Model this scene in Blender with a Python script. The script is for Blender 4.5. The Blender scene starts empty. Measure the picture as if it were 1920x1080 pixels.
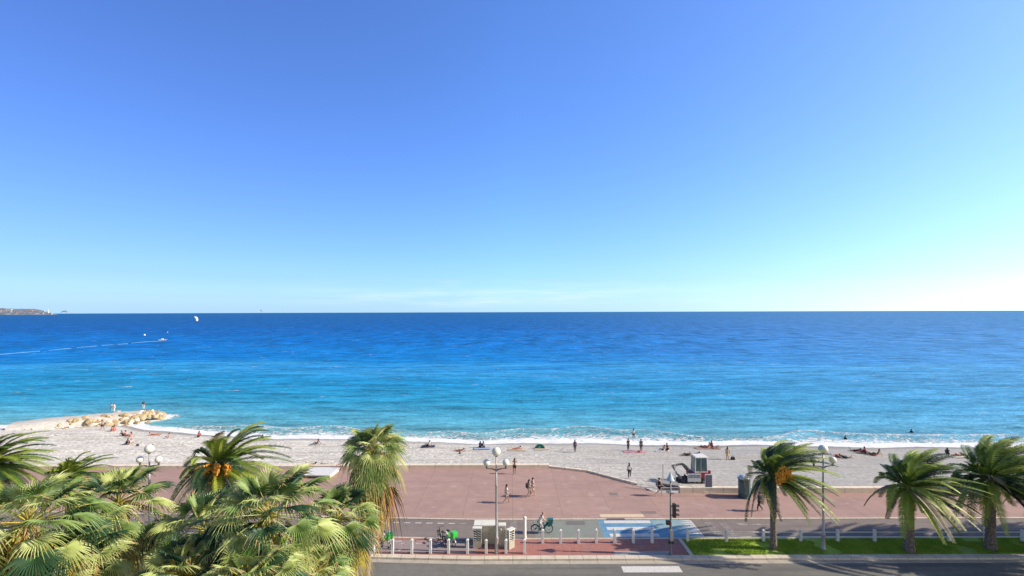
import bpy, math, random
from mathutils import Vector, Matrix, noise
R = math.radians
S = bpy.context.scene
C = S.collection
# ------------------------------------------------------------------ camera
F = 850.0; CX = 960.0; CY = 585.0; EYE = 17.5; ROLL = 0.0031
cd = bpy.data.cameras.new('camera'); cam = bpy.data.objects.new('camera', cd); C.objects.link(cam); S.camera = cam
Rv = Vector((math.cos(ROLL), 0, -math.sin(ROLL))); Uv = Vector((math.sin(ROLL), 0, math.cos(ROLL)))
m = Matrix(((Rv.x, Uv.x, 0), (Rv.y, Uv.y, -1), (Rv.z, Uv.z, 0))).to_4x4(); m.translation = (0, 0, EYE)
cam.matrix_world = m
cd.sensor_width = 36; cd.lens = 36 * F / 1920; cd.shift_y = (CY - 540) / 1920
cd.clip_start = 0.5; cd.clip_end = 200000
# ------------------------------------------------------------------ world + sun
SUN_EL, SUN_AZ = 32.0, 94.0          # azimuth clockwise from +Y (straight ahead)
w = bpy.data.worlds.new('World'); S.world = w; w.use_nodes = True
nt = w.node_tree; N = nt.nodes; L = nt.links
sk = N.new('ShaderNodeTexSky'); sk.sky_type = 'NISHITA'; sk.sun_disc = False
sk.sun_elevation = R(SUN_EL); sk.sun_rotation = R(SUN_AZ); sk.altitude = 20
sk.air_density = 1.0; sk.dust_density = 1.0; sk.ozone_density = 2.0
tc = N.new('ShaderNodeTexCoord'); sep = N.new('ShaderNodeSeparateXYZ'); L.new(tc.outputs['Generated'], sep.inputs[0])
mr = N.new('ShaderNodeMapRange'); mr.inputs['From Min'].default_value = -1; mr.inputs['From Max'].default_value = 1
L.new(sep.outputs['X'], mr.inputs['Value'])
rp = N.new('ShaderNodeValToRGB'); L.new(mr.outputs[0], rp.inputs[0])
el = rp.color_ramp.elements
el[0].position = 0.12; el[0].color = (.68, .96, 1.70, 1)
el[1].position = 0.88; el[1].color = (1.0, 1.34, 1.95, 1)
e = el.new(0.5); e.color = (.95, 1.42, 2.33, 1)
mx = N.new('ShaderNodeMix'); mx.data_type = 'RGBA'; mx.blend_type = 'MULTIPLY'; mx.inputs[0].default_value = 1
L.new(sk.outputs[0], mx.inputs[6]); L.new(rp.outputs[0], mx.inputs[7])
# brighter band of air at the horizon, unseen sky overhead dimmed to cut blue fill
rz = N.new('ShaderNodeValToRGB'); L.new(sep.outputs['Z'], rz.inputs[0])
ez = rz.color_ramp.elements; ez[0].position = 0; ez[0].color = (1.8, 1.95, 1.85, 1); ez[1].position = 1; ez[1].color = (.42, .38, .32, 1)
for p_, c_ in ((.007, (1.55, 1.65, 1.6)), (.014, (1.36, 1.45, 1.4)), (.03, (1.18, 1.22, 1.2)), (.065, (1.03, 1.03, 1.03)), (.12, (1, 1, 1)), (.56, (1, 1, 1)), (.72, (.62, .56, .48))):
    e = ez.new(p_); e.color = (*c_, 1)
mz = N.new('ShaderNodeMix'); mz.data_type = 'RGBA'; mz.blend_type = 'MULTIPLY'; mz.inputs[0].default_value = 1
L.new(mx.outputs[2], mz.inputs[6]); L.new(rz.outputs[0], mz.inputs[7])
# unseen sky behind the camera tinted warm, added as fill for camera-facing surfaces
ry = N.new('ShaderNodeMapRange'); ry.inputs['From Min'].default_value = -.6; ry.inputs['From Max'].default_value = .05; L.new(sep.outputs['Y'], ry.inputs['Value'])
my = N.new('ShaderNodeMix'); my.data_type = 'RGBA'; L.new(ry.outputs[0], my.inputs[0]); my.inputs[6].default_value = (1.75, 1.05, .62, 1); my.inputs[7].default_value = (1, 1, 1, 1)
mzz = N.new('ShaderNodeMix'); mzz.data_type = 'RGBA'; mzz.blend_type = 'MULTIPLY'; mzz.inputs[0].default_value = 1
L.new(mz.outputs[2], mzz.inputs[6]); L.new(my.outputs[2], mzz.inputs[7])
# thin streak of high cloud low over the horizon
mp = N.new('ShaderNodeMapping'); mp.inputs['Scale'].default_value = (5.0, 2.0, 62.0); L.new(tc.outputs['Generated'], mp.inputs[0])
cn = N.new('ShaderNodeTexNoise'); cn.inputs['Scale'].default_value = 1.0; cn.inputs['Detail'].default_value = 5; cn.inputs['Roughness'].default_value = .6
L.new(mp.outputs[0], cn.inputs['Vector'])
c1 = N.new('ShaderNodeMapRange'); c1.inputs['From Min'].default_value = .44; c1.inputs['From Max'].default_value = .74; L.new(cn.outputs[0], c1.inputs['Value'])
cb = N.new('ShaderNodeValToRGB'); L.new(sep.outputs['Z'], cb.inputs[0])
ce = cb.color_ramp.elements; ce[0].position = .006; ce[0].color = (0, 0, 0, 1); ce[1].position = .075; ce[1].color = (0, 0, 0, 1)
e = ce.new(.026); e.color = (1, 1, 1, 1); e = ce.new(.045); e.color = (.8, .8, .8, 1)
cxr = N.new('ShaderNodeValToRGB'); L.new(mr.outputs[0], cxr.inputs[0])
ce = cxr.color_ramp.elements; ce[0].position = .26; ce[0].color = (0, 0, 0, 1); ce[1].position = .75; ce[1].color = (0, 0, 0, 1)
e = ce.new(.42); e.color = (1, 1, 1, 1); e = ce.new(.6); e.color = (.8, .8, .8, 1)
m1 = N.new('ShaderNodeMath'); m1.operation = 'MULTIPLY'; L.new(c1.outputs[0], m1.inputs[0]); L.new(cb.outputs[0], m1.inputs[1])
m2 = N.new('ShaderNodeMath'); m2.operation = 'MULTIPLY'; L.new(m1.outputs[0], m2.inputs[0]); L.new(cxr.outputs[0], m2.inputs[1])
m3 = N.new('ShaderNodeMath'); m3.operation = 'MULTIPLY'; L.new(m2.outputs[0], m3.inputs[0]); m3.inputs[1].default_value = .55
mc = N.new('ShaderNodeMix'); mc.data_type = 'RGBA'; L.new(m3.outputs[0], mc.inputs[0]); L.new(mzz.outputs[2], mc.inputs[6])
mc.inputs[7].default_value = (8.2, 8.9, 9.0, 1)
L.new(mc.outputs[2], N['Background'].inputs[0]); N['Background'].inputs[1].default_value = .095
sl = bpy.data.lights.new('sun', 'SUN'); sl.energy = 5.0; sl.angle = R(.53); sl.color = (1.0, .87, .70)
so = bpy.data.objects.new('sun', sl); C.objects.link(so)
sd = Vector((math.sin(R(SUN_AZ)) * math.cos(R(SUN_EL)), math.cos(R(SUN_AZ)) * math.cos(R(SUN_EL)), math.sin(R(SUN_EL))))
so.rotation_euler = sd.to_track_quat('Z', 'Y').to_euler(); so.location = (60, -10, 60)
S.view_settings.view_transform = 'Standard'; S.view_settings.look = 'None'; S.view_settings.exposure = 0.417; S.view_settings.gamma = 1

# ------------------------------------------------------------------ helpers
def ray(px, py):
    dx = (px - CX) / F; dy = -(py - CY) / F
    return Vector((0, 1, 0)) + dx * Rv + dy * Uv
def G(px, py, z=0.0):                    # the point at height z seen at a place in the photograph
    d = ray(px, py); t = (z - EYE) / d.z
    return Vector((d.x * t, d.y * t, z))
def AT(px, py, Y):                       # the point at distance Y
    d = ray(px, py); return Vector((d.x * Y, Y, EYE + d.z * Y))
def tag(o, label=None, cat=None, group=None, kind=None):
    if label: o['label'] = label
    if cat: o['category'] = cat
    if group: o['group'] = group
    if kind: o['kind'] = kind
    return o
def empty(name, loc=(0, 0, 0), rz=0.0, label=None, cat=None, group=None):
    o = bpy.data.objects.new(name, None); C.objects.link(o); o.location = loc; o.rotation_euler = (0, 0, rz)
    o.empty_display_size = .3
    return tag(o, label, cat, group)
def lerp(a, b, t): return a + (b - a) * t
def sstep(a, b, x):
    t = min(1, max(0, (x - a) / (b - a))); return t * t * (3 - 2 * t)
def interp(pts, x):
    if x <= pts[0][0]:
        (x0, y0), (x1, y1) = pts[0], pts[1]
    elif x >= pts[-1][0]:
        (x0, y0), (x1, y1) = pts[-2], pts[-1]
    else:
        for i in range(len(pts) - 1):
            if pts[i][0] <= x <= pts[i + 1][0]:
                (x0, y0), (x1, y1) = pts[i], pts[i + 1]; break
    return y0 + (y1 - y0) * (x - x0) / (x1 - x0)

class MB:
    def __init__(s): s.v = []; s.f = []; s.m = []; s.mi = 0
    def slot(s, i): s.mi = i; return s
    def add(s, vs, fs):
        b = len(s.v); s.v.extend([tuple(v) for v in vs])
        for f in fs: s.f.append(tuple(i + b for i in f)); s.m.append(s.mi)
        return s
    def box(s, c, d, rz=0.0, taper=1.0, ry=0.0):
        x, y, z = d[0] / 2, d[1] / 2, d[2] / 2
        M = Matrix.Translation(c) @ Matrix.Rotation(rz, 4, 'Z') @ Matrix.Rotation(ry, 4, 'Y')
        vs = []
        for sz, k in ((-1, 1.0), (1, taper)):
            for sx, sy in ((-1, -1), (1, -1), (1, 1), (-1, 1)): vs.append(M @ Vector((sx * x * k, sy * y * k, sz * z)))
        return s.add(vs, [(3, 2, 1, 0), (4, 5, 6, 7), (0, 1, 5, 4), (1, 2, 6, 5), (2, 3, 7, 6), (3, 0, 4, 7)])
    def tube(s, pts, rs, n=8, caps=True):
        pts = [Vector(p) for p in pts]
        if not isinstance(rs, (list, tuple)): rs = [rs] * len(pts)
        rings = []; up = None
        for i, p in enumerate(pts):
            d = (pts[min(i + 1, len(pts) - 1)] - pts[max(i - 1, 0)])
            if d.length < 1e-9: d = Vector((0, 0, 1))
            d.normalize()
            if up is None: up = Vector((0, 0, 1)) if abs(d.z) < .9 else Vector((1, 0, 0))
            a = d.cross(up).normalized(); bb = a.cross(d).normalized(); up = bb
            rings.append([p + (a * math.cos(2 * math.pi * k / n) + bb * math.sin(2 * math.pi * k / n)) * rs[i] for k in range(n)])
        vs = [v for r in rings for v in r]; fs = []
        for i in range(len(pts) - 1):
            for k in range(n):
                k2 = (k + 1) % n; fs.append((i * n + k, i * n + k2, (i + 1) * n + k2, (i + 1) * n + k))
        if caps:
            fs.append(tuple(range(n - 1, -1, -1))); fs.append(tuple((len(pts) - 1) * n + k for k in range(n)))
        return s.add(vs, fs)
    def lathe(s, c, prof, n=16, cap=True):
        c = Vector(c); vs = []; fs = []
        for r, z in prof:
            for k in range(n): vs.append(c + Vector((r * math.cos(2 * math.pi * k / n), r * math.sin(2 * math.pi * k / n), z)))
        for i in range(len(prof) - 1):
            for k in range(n):
                k2 = (k + 1) % n; fs.append((i * n + k, i * n + k2, (i + 1) * n + k2, (i + 1) * n + k))
        if cap:
            fs.append(tuple(range(n - 1, -1, -1))); fs.append(tuple((len(prof) - 1) * n + k for k in range(n)))
        return s.add(vs, fs)
    def ball(s, c, r, n=12, m=8, sc=(1, 1, 1), M=None):
        prof = [(max(1e-4, math.sin(math.pi * i / m)) * r, -math.cos(math.pi * i / m) * r) for i in range(m + 1)]
        vs = []; fs = []
        for q, z in prof:
            for k in range(n):
                v = Vector((q * math.cos(2 * math.pi * k / n) * sc[0], q * math.sin(2 * math.pi * k / n) * sc[1], z * sc[2]))
                if M: v = M @ v
                vs.append(Vector(c) + v)
        for i in range(m):
            for k in range(n):
                k2 = (k + 1) % n; fs.append((i * n + k, i * n + k2, (i + 1) * n + k2, (i + 1) * n + k))
        return s.add(vs, fs)
    def torus(s, c, ax, Rr, r, n=24, m=6):
        c = Vector(c); ax = Vector(ax).normalized()
        a = ax.cross(Vector((0, 0, 1)) if abs(ax.z) < .9 else Vector((1, 0, 0))).normalized(); b = ax.cross(a)
        vs = []; fs = []
        for i in range(n):
            t = 2 * math.pi * i / n; d = a * math.cos(t) + b * math.sin(t)
            for k in range(m):
                u = 2 * math.pi * k / m; vs.append(c + d * (Rr + r * math.cos(u)) + ax * r * math.sin(u))
        for i in range(n):
            for k in range(m):
                i2 = (i + 1) % n; k2 = (k + 1) % m; fs.append((i * m + k, i2 * m + k, i2 * m + k2, i * m + k2))
        return s.add(vs, fs)
    def prism(s, poly, y0, y1, f=None):       # poly in x,z extruded along y
        n = len(poly); vs = [(x, y0, z) for x, z in poly] + [(x, y1, z) for x, z in poly]
        if f: vs = [f(Vector(v)) for v in vs]
        fs = [tuple(range(n)), tuple(range(2 * n - 1, n - 1, -1))] + [(i, i + n, (i + 1) % n + n, (i + 1) % n) for i in range(n)]
        return s.add(vs, fs)
    def build(s, name, mats, parent=None, smooth=False, loc=None, bev=0):
        me = bpy.data.meshes.new(name); me.from_pydata(s.v, [], s.f)
        if not isinstance(mats, (list, tuple)): mats = [mats]
        for q in mats: me.materials.append(q)
        me.polygons.foreach_set('material_index', s.m)
        if smooth: me.polygons.foreach_set('use_smooth', [True] * len(s.f))
        me.update()
        o = bpy.data.objects.new(name, me); C.objects.link(o)
        if parent: o.parent = parent
        if loc is not None: o.location = loc
        if bev:
            b = o.modifiers.new('bevel', 'BEVEL'); b.width = bev; b.segments = 2; b.limit_method = 'ANGLE'
        return o

def copy_tree(o, parent=None):
    c = o.copy(); C.objects.link(c); c.parent = parent
    for ch in [q for q in C.objects if q.parent is o]: copy_tree(ch, c)
    return c

# ------------------------------------------------------------------ materials
def newmat(name):
    M = bpy.data.materials.new(name); M.use_nodes = True
    return M, M.node_tree.nodes, M.node_tree.links, M.node_tree.nodes['Principled BSDF']
KA = .85     # surface colours below were picked for a brighter exposure; this scales them all
def ks(c): return tuple(v * KA for v in c)
def pm(name, col, col2=None, scale=8, rough=.7, metal=0, bump=0, bscale=60, spec=.5, detail=4, lo=.35, hi=.65, trans=0, stretch=None, obj=True):
    if col2 is None: col2 = tuple(min(1, c * .82) for c in col)
    col = ks(col); col2 = ks(col2)
    M, n, l, b = newmat(name)
    b.inputs['Roughness'].default_value = rough; b.inputs['Metallic'].default_value = metal
    b.inputs['Specular IOR Level'].default_value = spec
    b.inputs['Base Color'].default_value = (*col, 1)
    t = n.new('ShaderNodeTexCoord'); vec = t.outputs['Object']
    if stretch:
        mp = n.new('ShaderNodeMapping'); mp.inputs['Scale'].default_value = stretch; l.new(vec, mp.inputs[0]); vec = mp.outputs[0]
    colout = None
    if col2 is None: col2 = tuple(min(1, c * .82) for c in col)
    x = n.new('ShaderNodeTexNoise'); x.inputs['Scale'].default_value = scale; x.inputs['Detail'].default_value = detail; l.new(vec, x.inputs['Vector'])
    r = n.new('ShaderNodeMapRange'); r.inputs['From Min'].default_value = lo; r.inputs['From Max'].default_value = hi; l.new(x.outputs[0], r.inputs['Value'])
    k = n.new('ShaderNodeMix'); k.data_type = 'RGBA'; l.new(r.outputs[0], k.inputs[0]); k.inputs[6].default_value = (*col, 1); k.inputs[7].default_value = (*col2, 1)
    l.new(k.outputs[2], b.inputs['Base Color']); colout = k.outputs[2]
    if bump:
        y = n.new('ShaderNodeTexNoise'); y.inputs['Scale'].default_value = bscale; y.inputs['Detail'].default_value = 3; l.new(vec, y.inputs['Vector'])
        bp = n.new('ShaderNodeBump'); bp.inputs['Strength'].default_value = bump; bp.inputs['Distance'].default_value = .02; l.new(y.outputs[0], bp.inputs['Height']); l.new(bp.outputs[0], b.inputs['Normal'])
    if trans:
        tr = n.new('ShaderNodeBsdfTranslucent'); l.new(colout, tr.inputs[0]); ms = n.new('ShaderNodeMixShader'); ms.inputs[0].default_value = trans
        l.new(b.outputs[0], ms.inputs[1]); l.new(tr.outputs[0], ms.inputs[2]); l.new(ms.outputs[0], n['Material Output'].inputs[0])
    return M
def add_layer(M, col, scale, lo, hi, fac=1.0, stretch=None, detail=3, obj=True):
    """a second noise-shaped layer of stain/wear over the base colour"""
    col = ks(col)
    n = M.node_tree.nodes; l = M.node_tree.links; b = n['Principled BSDF']
    src = b.inputs['Base Color'].links[0].from_socket
    t = n.new('ShaderNodeTexCoord'); vec = t.outputs['Object']
    if stretch:
        mp = n.new('ShaderNodeMapping'); mp.inputs['Scale'].default_value = stretch; mp.inputs['Location'].default_value = (3.1, 7.7, 1.3); l.new(vec, mp.inputs[0]); vec = mp.outputs[0]
    x = n.new('ShaderNodeTexNoise'); x.inputs['Scale'].default_value = scale; x.inputs['Detail'].default_value = detail; l.new(vec, x.inputs['Vector'])
    r = n.new('ShaderNodeMapRange'); r.inputs['From Min'].default_value = lo; r.inputs['From Max'].default_value = hi; r.inputs['To Max'].default_value = fac; l.new(x.outputs[0], r.inputs['Value'])
    k = n.new('ShaderNodeMix'); k.data_type = 'RGBA'; l.new(r.outputs[0], k.inputs[0]); l.new(src, k.inputs[6]); k.inputs[7].default_value = (*col, 1)
    l.new(k.outputs[2], b.inputs['Base Color'])
    return M

M_road = pm('asphalt_road', (.185, .18, .16), (.215, .21, .187), 2.2, .9, bump=.4, bscale=55, spec=.2)
add_layer(M_road, (.15, .147, .142), .35, .5, .7, .6, (1, 3, 1)); add_layer(M_road, (.26, .255, .24), 30, .6, .75, .5)
M_bike = pm('asphalt_bike_lane', (.235, .20, .18), (.265, .228, .207), 1.6, .9, bump=.4, bscale=60, spec=.2)
add_layer(M_bike, (.19, .165, .158), .3, .52, .7, .6, (1, 3, 1)); add_layer(M_bike, (.31, .28, .26), 26, .6, .75, .5)
M_prom = pm('pink_promenade', (.42, .28, .24), (.465, .315, .27), 1.1, .9, bump=.3, bscale=50, spec=.15)
add_layer(M_prom, (.36, .245, .225), .25, .5, .68, .7, (1, 2.2, 1)); add_layer(M_prom, (.52, .37, .34), 5, .58, .75, .5); add_layer(M_prom, (.33, .22, .20), 22, .6, .72, .4)
def joints(M, col, bw, rh, mort, fac):
    n = M.node_tree.nodes; l = M.node_tree.links; b = n['Principled BSDF']; src = b.inputs['Base Color'].links[0].from_socket
    t = n.new('ShaderNodeTexCoord'); x = n.new('ShaderNodeTexBrick'); x.offset = 0; x.inputs['Scale'].default_value = 1; x.inputs['Brick Width'].default_value = bw; x.inputs['Row Height'].default_value = rh; x.inputs['Mortar Size'].default_value = mort
    x.inputs['Color1'].default_value = (0, 0, 0, 1); x.inputs['Color2'].default_value = (.22, .22, .22, 1); x.inputs['Mortar'].default_value = (1, 1, 1, 1); l.new(t.outputs['Object'], x.inputs[0])
    g = n.new('ShaderNodeMath'); g.operation = 'MULTIPLY'; g.inputs[1].default_value = fac; l.new(x.outputs[0], g.inputs[0])
    k = n.new('ShaderNodeMix'); k.data_type = 'RGBA'; l.new(g.outputs[0], k.inputs[0]); l.new(src, k.inputs[6]); k.inputs[7].default_value = (*ks(col), 1); l.new(k.outputs[2], b.inputs['Base Color'])
joints(M_prom, (.27, .18, .165), 4.3, 3.9, .035, .55); add_layer(M_prom, (.50, .38, .35), .9, .62, .70, .6, (1, 1.5, 1)); add_layer(M_prom, (.30, .21, .20), 1.6, .66, .74, .7)
add_layer(M_road, (.125, .122, .118), .25, .48, .62, .55, (.25, 7, 1)); add_layer(M_bike, (.19, .16, .15), .3, .5, .66, .5, (.3, 5, 1))
M_paver = pm('red_pavers', (.40, .175, .145), (.46, .215, .18), 3, .85, bump=.4, bscale=40, spec=.2)
add_layer(M_paver, (.34, .22, .21), .8, .5, .7, .7)
M_bay = pm('worn_bay_paint', (.30, .235, .225), (.34, .27, .26), 2, .85, bump=.3); add_layer(M_bay, (.40, .26, .24), 1.2, .55, .7, .7)
M_kerb = pm('pale_kerb_stone', (.74, .66, .53), (.66, .58, .46), 3, .8, bump=.3, bscale=30); add_layer(M_kerb, (.48, .42, .33), 1.1, .6, .75, .6)
M_wallc = pm('cream_wall_render', (.90, .80, .64), (.80, .70, .55), 2.2, .8, bump=.3, bscale=20); add_layer(M_wallc, (.58, .48, .37), 1.7, .62, .78, .6)
M_gutter = pm('gutter_concrete', (.55, .50, .42), (.48, .44, .37), 2.5, .85, bump=.3); add_layer(M_gutter, (.30, .28, .25), 1.5, .55, .75, .6)
M_white = pm('white_paint', (.80, .79, .76), (.70, .69, .66), 9, .6)
M_mark = pm('road_marking_white', (.74, .73, .70), (.58, .57, .55), 7, .8); 
M_markw = pm('worn_marking', (.42, .40, .385), (.30, .27, .26), 6, .85)
M_blue = pm('blue_crossing_paint', (.09, .26, .43), (.14, .33, .50), 1.6, .8); add_layer(M_blue, (.24, .34, .38), 2.3, .52, .7, .7, (1, 2, 1))
M_teal = pm('teal_crossing_paint', (.28, .42, .44), (.22, .38, .42), 2, .8); add_layer(M_teal, (.30, .33, .32), 3, .5, .7, .6)
M_green = pm('faded_green_lane_paint', (.225, .255, .215), (.255, .285, .25), 1.2, .85, bump=.3); add_layer(M_green, (.24, .22, .21), .8, .5, .7, .8)
M_tact = pm('cream_tactile', (.74, .60, .42), (.68, .54, .38), 5, .8)
M_tactg = pm('grey_tactile', (.40, .38, .36), (.34, .32, .31), 5, .8, bump=.5)
M_grate = pm('metal_grate', (.17, .15, .145), (.21, .19, .18), 20, .7)
M_post = pm('white_concrete_post', (.82, .81, .77), (.74, .73, .69), 6, .7); add_layer(M_post, (.50, .48, .43), 3, .6, .75, .6)
M_metal = pm('grey_pole_metal', (.46, .44, .42), (.38, .37, .36), 5, .45, .3)
M_metald = pm('dark_pole_metal', (.16, .15, .15), (.20, .19, .19), 6, .5, .4)
M_globe = pm('opal_globe', (.86, .85, .74), (.80, .79, .68), 5, .25); add_layer(M_globe, (.62, .62, .50), 2, .58, .75, .6)
M_black = pm('black_plastic', (.02, .02, .022), (.03, .03, .03), 8, .5)
M_rubber = pm('tyre_rubber', (.018, .018, .02), (.028, .028, .03), 12, .85)
M_lens_r = pm('red_lens', (.35, .02, .02), rough=.2); M_lens_a = pm('amber_lens', (.35, .15, .02), rough=.2); M_lens_g = pm('green_lens', (.02, .2, .08), rough=.2)
M_cab = pm('beige_cabinet', (.56, .52, .40), (.50, .46, .35), 3, .6); add_layer(M_cab, (.38, .35, .28), 2.2, .56, .75, .7)
M_cabt = pm('cabinet_lid', (.82, .80, .70), (.76, .74, .64), 3, .5)
M_vent = pm('dark_vent', (.07, .07, .06), rough=.7)
M_lime = pm('bright_green_plastic', (.05, .62, .06), (.07, .70, .09), 5, .35)
M_wplas = pm('white_plastic', (.78, .79, .77), rough=.4)
M_redp = pm('red_machine_paint', (.40, .025, .035), (.33, .02, .03), 3, .4)
M_glass = pm('green_tinted_glass', (.06, .14, .13), (.10, .20, .19), 2, .08, spec=.9)
M_steel = pm('worn_steel', (.30, .28, .26), (.22, .20, .18), 8, .5, .5)
M_sign = pm('slate_blue_panel', (.13, .14, .22), (.16, .17, .25), 3, .5)
M_grey = pm('grey_planks', (.27, .26, .25), (.20, .19, .18), 4, .8, stretch=(1, 14, 1))
M_kiosk = pm('dark_green_kiosk', (.035, .085, .085), (.05, .11, .11), 3, .4)
M_kiosk2 = pm('kiosk_panel', (.06, .12, .14), (.09, .16, .18), 3, .4)
M_kioskt = pm('pale_dome', (.55, .66, .72), rough=.3)
M_pink = pm('pink_fabric', (.75, .30, .33)); M_bag = pm('dark_bag', (.03, .03, .04))
joints(M_kerb, (.30, .26, .20), 1.0, 5.0, .025, .8); joints(M_gutter, (.25, .23, .20), 2.0, 5.0, .03, .7); joints(M_wallc, (.42, .35, .27), 2.9, 30, .05, .6)
joints(M_paver, (.26, .13, .11), .62, .62, .02, .6)
M_leaf = [pm('palm_green', (.13, .23, .055), (.23, .33, .09), 1.5, .5, trans=.13, spec=.4),
          pm('palm_light_green', (.38, .47, .13), (.54, .60, .24), 2.0, .45, trans=.14, spec=.4),
          pm('palm_yellow', (.66, .52, .08), (.46, .40, .07), 2.0, .5, trans=.25, spec=.4),
          pm('palm_dead_brown', (.30, .15, .05), (.46, .27, .10), 2.5, .8, trans=.1, spec=.2),
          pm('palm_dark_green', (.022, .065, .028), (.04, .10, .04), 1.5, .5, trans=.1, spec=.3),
          pm('palm_straw', (.56, .42, .22), (.46, .32, .14), 2.5, .8, trans=.1, spec=.2)]
M_dleaf = [pm('date_green', (.10, .18, .022), (.16, .25, .035), 1.5, .5, trans=.18, spec=.35), pm('date_light_green', (.30, .40, .045), (.40, .48, .08), 2.0, .45, trans=.2, spec=.4),
           pm('date_stem', (.34, .34, .10), (.26, .28, .08), 2.0, .5, trans=.1), M_leaf[3], pm('date_dark', (.022, .06, .022), (.04, .085, .03), 1.5, .5, trans=.12, spec=.4), pm('date_grey_dry', (.36, .33, .22), (.26, .24, .15), 2.5, .8, trans=.1)]
M_fruit = pm('orange_dates', (.90, .42, .02), (.72, .26, .015), 12, .5)
M_trunk = pm('palm_trunk_bark', (.25, .20, .155), (.13, .10, .08), 9, .95, bump=.9, bscale=14, lo=.4, hi=.6); add_layer(M_trunk, (.40, .35, .29), 14, .56, .68, .8)
M_trunkw = pm('fan_palm_trunk_bark', (.30, .26, .21), (.22, .185, .15), 4, .95, bump=.7, bscale=10, stretch=(1, 1, 6))
M_grass = pm('grass_ground', (.24, .38, .025), (.33, .46, .05), 2.5, .95); add_layer(M_grass, (.20, .22, .06), .7, .55, .72, .7)
add_layer(M_grass, (.30, .27, .14), .55, .60, .70, .8, (1, 2.5, 1))
M_blade = pm('grass_blades', (.24, .42, .025), (.42, .54, .06), .9, .8, trans=.2)
M_rock = pm('limestone_boulder', (.56, .45, .27), (.42, .32, .17), 1.2, .9, bump=.8, bscale=3); add_layer(M_rock, (.26, .19, .10), 1.6, .56, .72, .7)
M_rockb = pm('brown_boulder', (.42, .30, .16), (.30, .22, .13), 1.5, .9, bump=.8, bscale=4); add_layer(M_rockb, (.62, .52, .36), 2.2, .52, .66, .8)
M_rockw = pm('pale_boulder', (.74, .70, .60), (.60, .55, .44), 1.2, .9, bump=.8, bscale=3)
M_rubble = pm('dark_rubble', (.03, .032, .04), (.10, .10, .11), 4, .9, bump=1, bscale=6)
M_wake = pm('wake_foam', (.30, .52, .70), (.12, .34, .62), .3)
M_path = pm('jetty_gravel', (.66, .63, .57), (.52, .50, .45), 2, .95, bump=.5, bscale=20)

def prefab_roles(): pass
# ------------------------------------------------------------------ ground strips
SEA = -2.9
def bend(X): return .045 * max(0.0, -(X + 3.0)) if X < -3 else 0.0
def frange(a, b, s):
    r = []; x = a
    while x < b - 1e-6: r.append(x); x += s
    r.append(b); return r
def strip(name, X0, X1, Ya, Yb, z, mat, step=1.0, thick=0.0, rows=1, kind='structure', bevel=0):
    mb = MB(); xs = frange(X0, X1, step); vs = []; fs = []
    fa = Ya if callable(Ya) else (lambda x: Ya + bend(x)); fb = Yb if callable(Yb) else (lambda x: Yb + bend(x))
    n = rows + 1
    for x in xs:
        for r in range(n): vs.append((x, lerp(fa(x), fb(x), r / rows), z))
    for i in range(len(xs) - 1):
        for r in range(rows):
            a = i * n + r; fs.append((a, a + n, a + n + 1, a + 1))
    mb.add(vs, fs)
    if thick:
        v2 = []; f2 = []
        for x in xs: v2 += [(x, fa(x), z), (x, fa(x), z - thick), (x, fb(x), z), (x, fb(x), z - thick)]
        for i in range(len(xs) - 1):
            a = i * 4; f2 += [(a, a + 1, a + 5, a + 4), (a + 2, a + 6, a + 7, a + 3)]
        f2 += [(0, 2, 3, 1)]; k = (len(xs) - 1) * 4; f2 += [(k, k + 1, k + 3, k + 2)]
        mb.add(v2, f2)
    o = mb.build(name, mat)
    if kind: o['kind'] = kind
    return o
# base sheet of earth under everything on land (kept below the strips)
mb = MB(); mb.add([(-160, -30, -3.4), (170, -30, -3.4), (170, 46, -3.4), (-160, 46, -3.4)], [(0, 1, 2, 3)]); o = mb.build('ground', M_path); tag(o, kind='structure')
RZ = -.14
strip('near_road', -120, 130, lambda x: 4, lambda x: 32.12 + bend(x), RZ, M_road)
strip('road_gutter', -120, 130, 31.70, 32.11, RZ + .004, M_gutter)
strip('kerb', -120, 130, 32.11, 32.58, 0.0, M_kerb, thick=.3)
for nm, xa, xb, mat, zz in (('paved_median', -17.0, 12.72, M_paver, -.02), ('lawn', -120, -17.2, M_grass, -.01), ('lawn', 13.0, 130, M_grass, -.01)):
    strip(nm, xa, xb, 32.58, 34.92, zz, mat)
strip('lawn_edge_kerb', 12.72, 13.0, 32.58, 34.92, .02, M_kerb, .1, .2); strip('lawn_edge_kerb', -17.2, -17.0, 32.58, 34.92, .02, M_kerb, .1, .2)
strip('kerb', -120, 130, 34.92, 35.10, .0, M_kerb, thick=.2)
strip('bike_lane', -120, 130, 35.10, 38.22, -.06, M_bike)
strip('kerb', -120, 7.9, 38.22, 38.40, 0.0, M_kerb, thick=.2); strip('kerb', 9.45, 130, 38.22, 38.40, 0.0, M_kerb, thick=.2)
strip('drain_gap', 7.9, 9.45, 38.22, 38.40, -.02, M_grate)
# low sea wall line in the photograph (foot of its street side)
wallpx = [(-700, 884), (0, 880), (280, 878.5), (550, 879), (760, 877.5), (1030, 877), (1100, 885), (1175, 905), (1200, 911), (1232, 924), (1400, 925), (1600, 925), (1920, 923), (2500, 920)]
wallXY = [(G(x, y).x, G(x, y).y) for x, y in wallpx]
def wallY(X): return interp(wallXY, X)
strip('promenade', -110, 120, lambda x: 38.40 + bend(x), lambda x: wallY(x) + .05, -.01, M_prom, .5)
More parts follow.
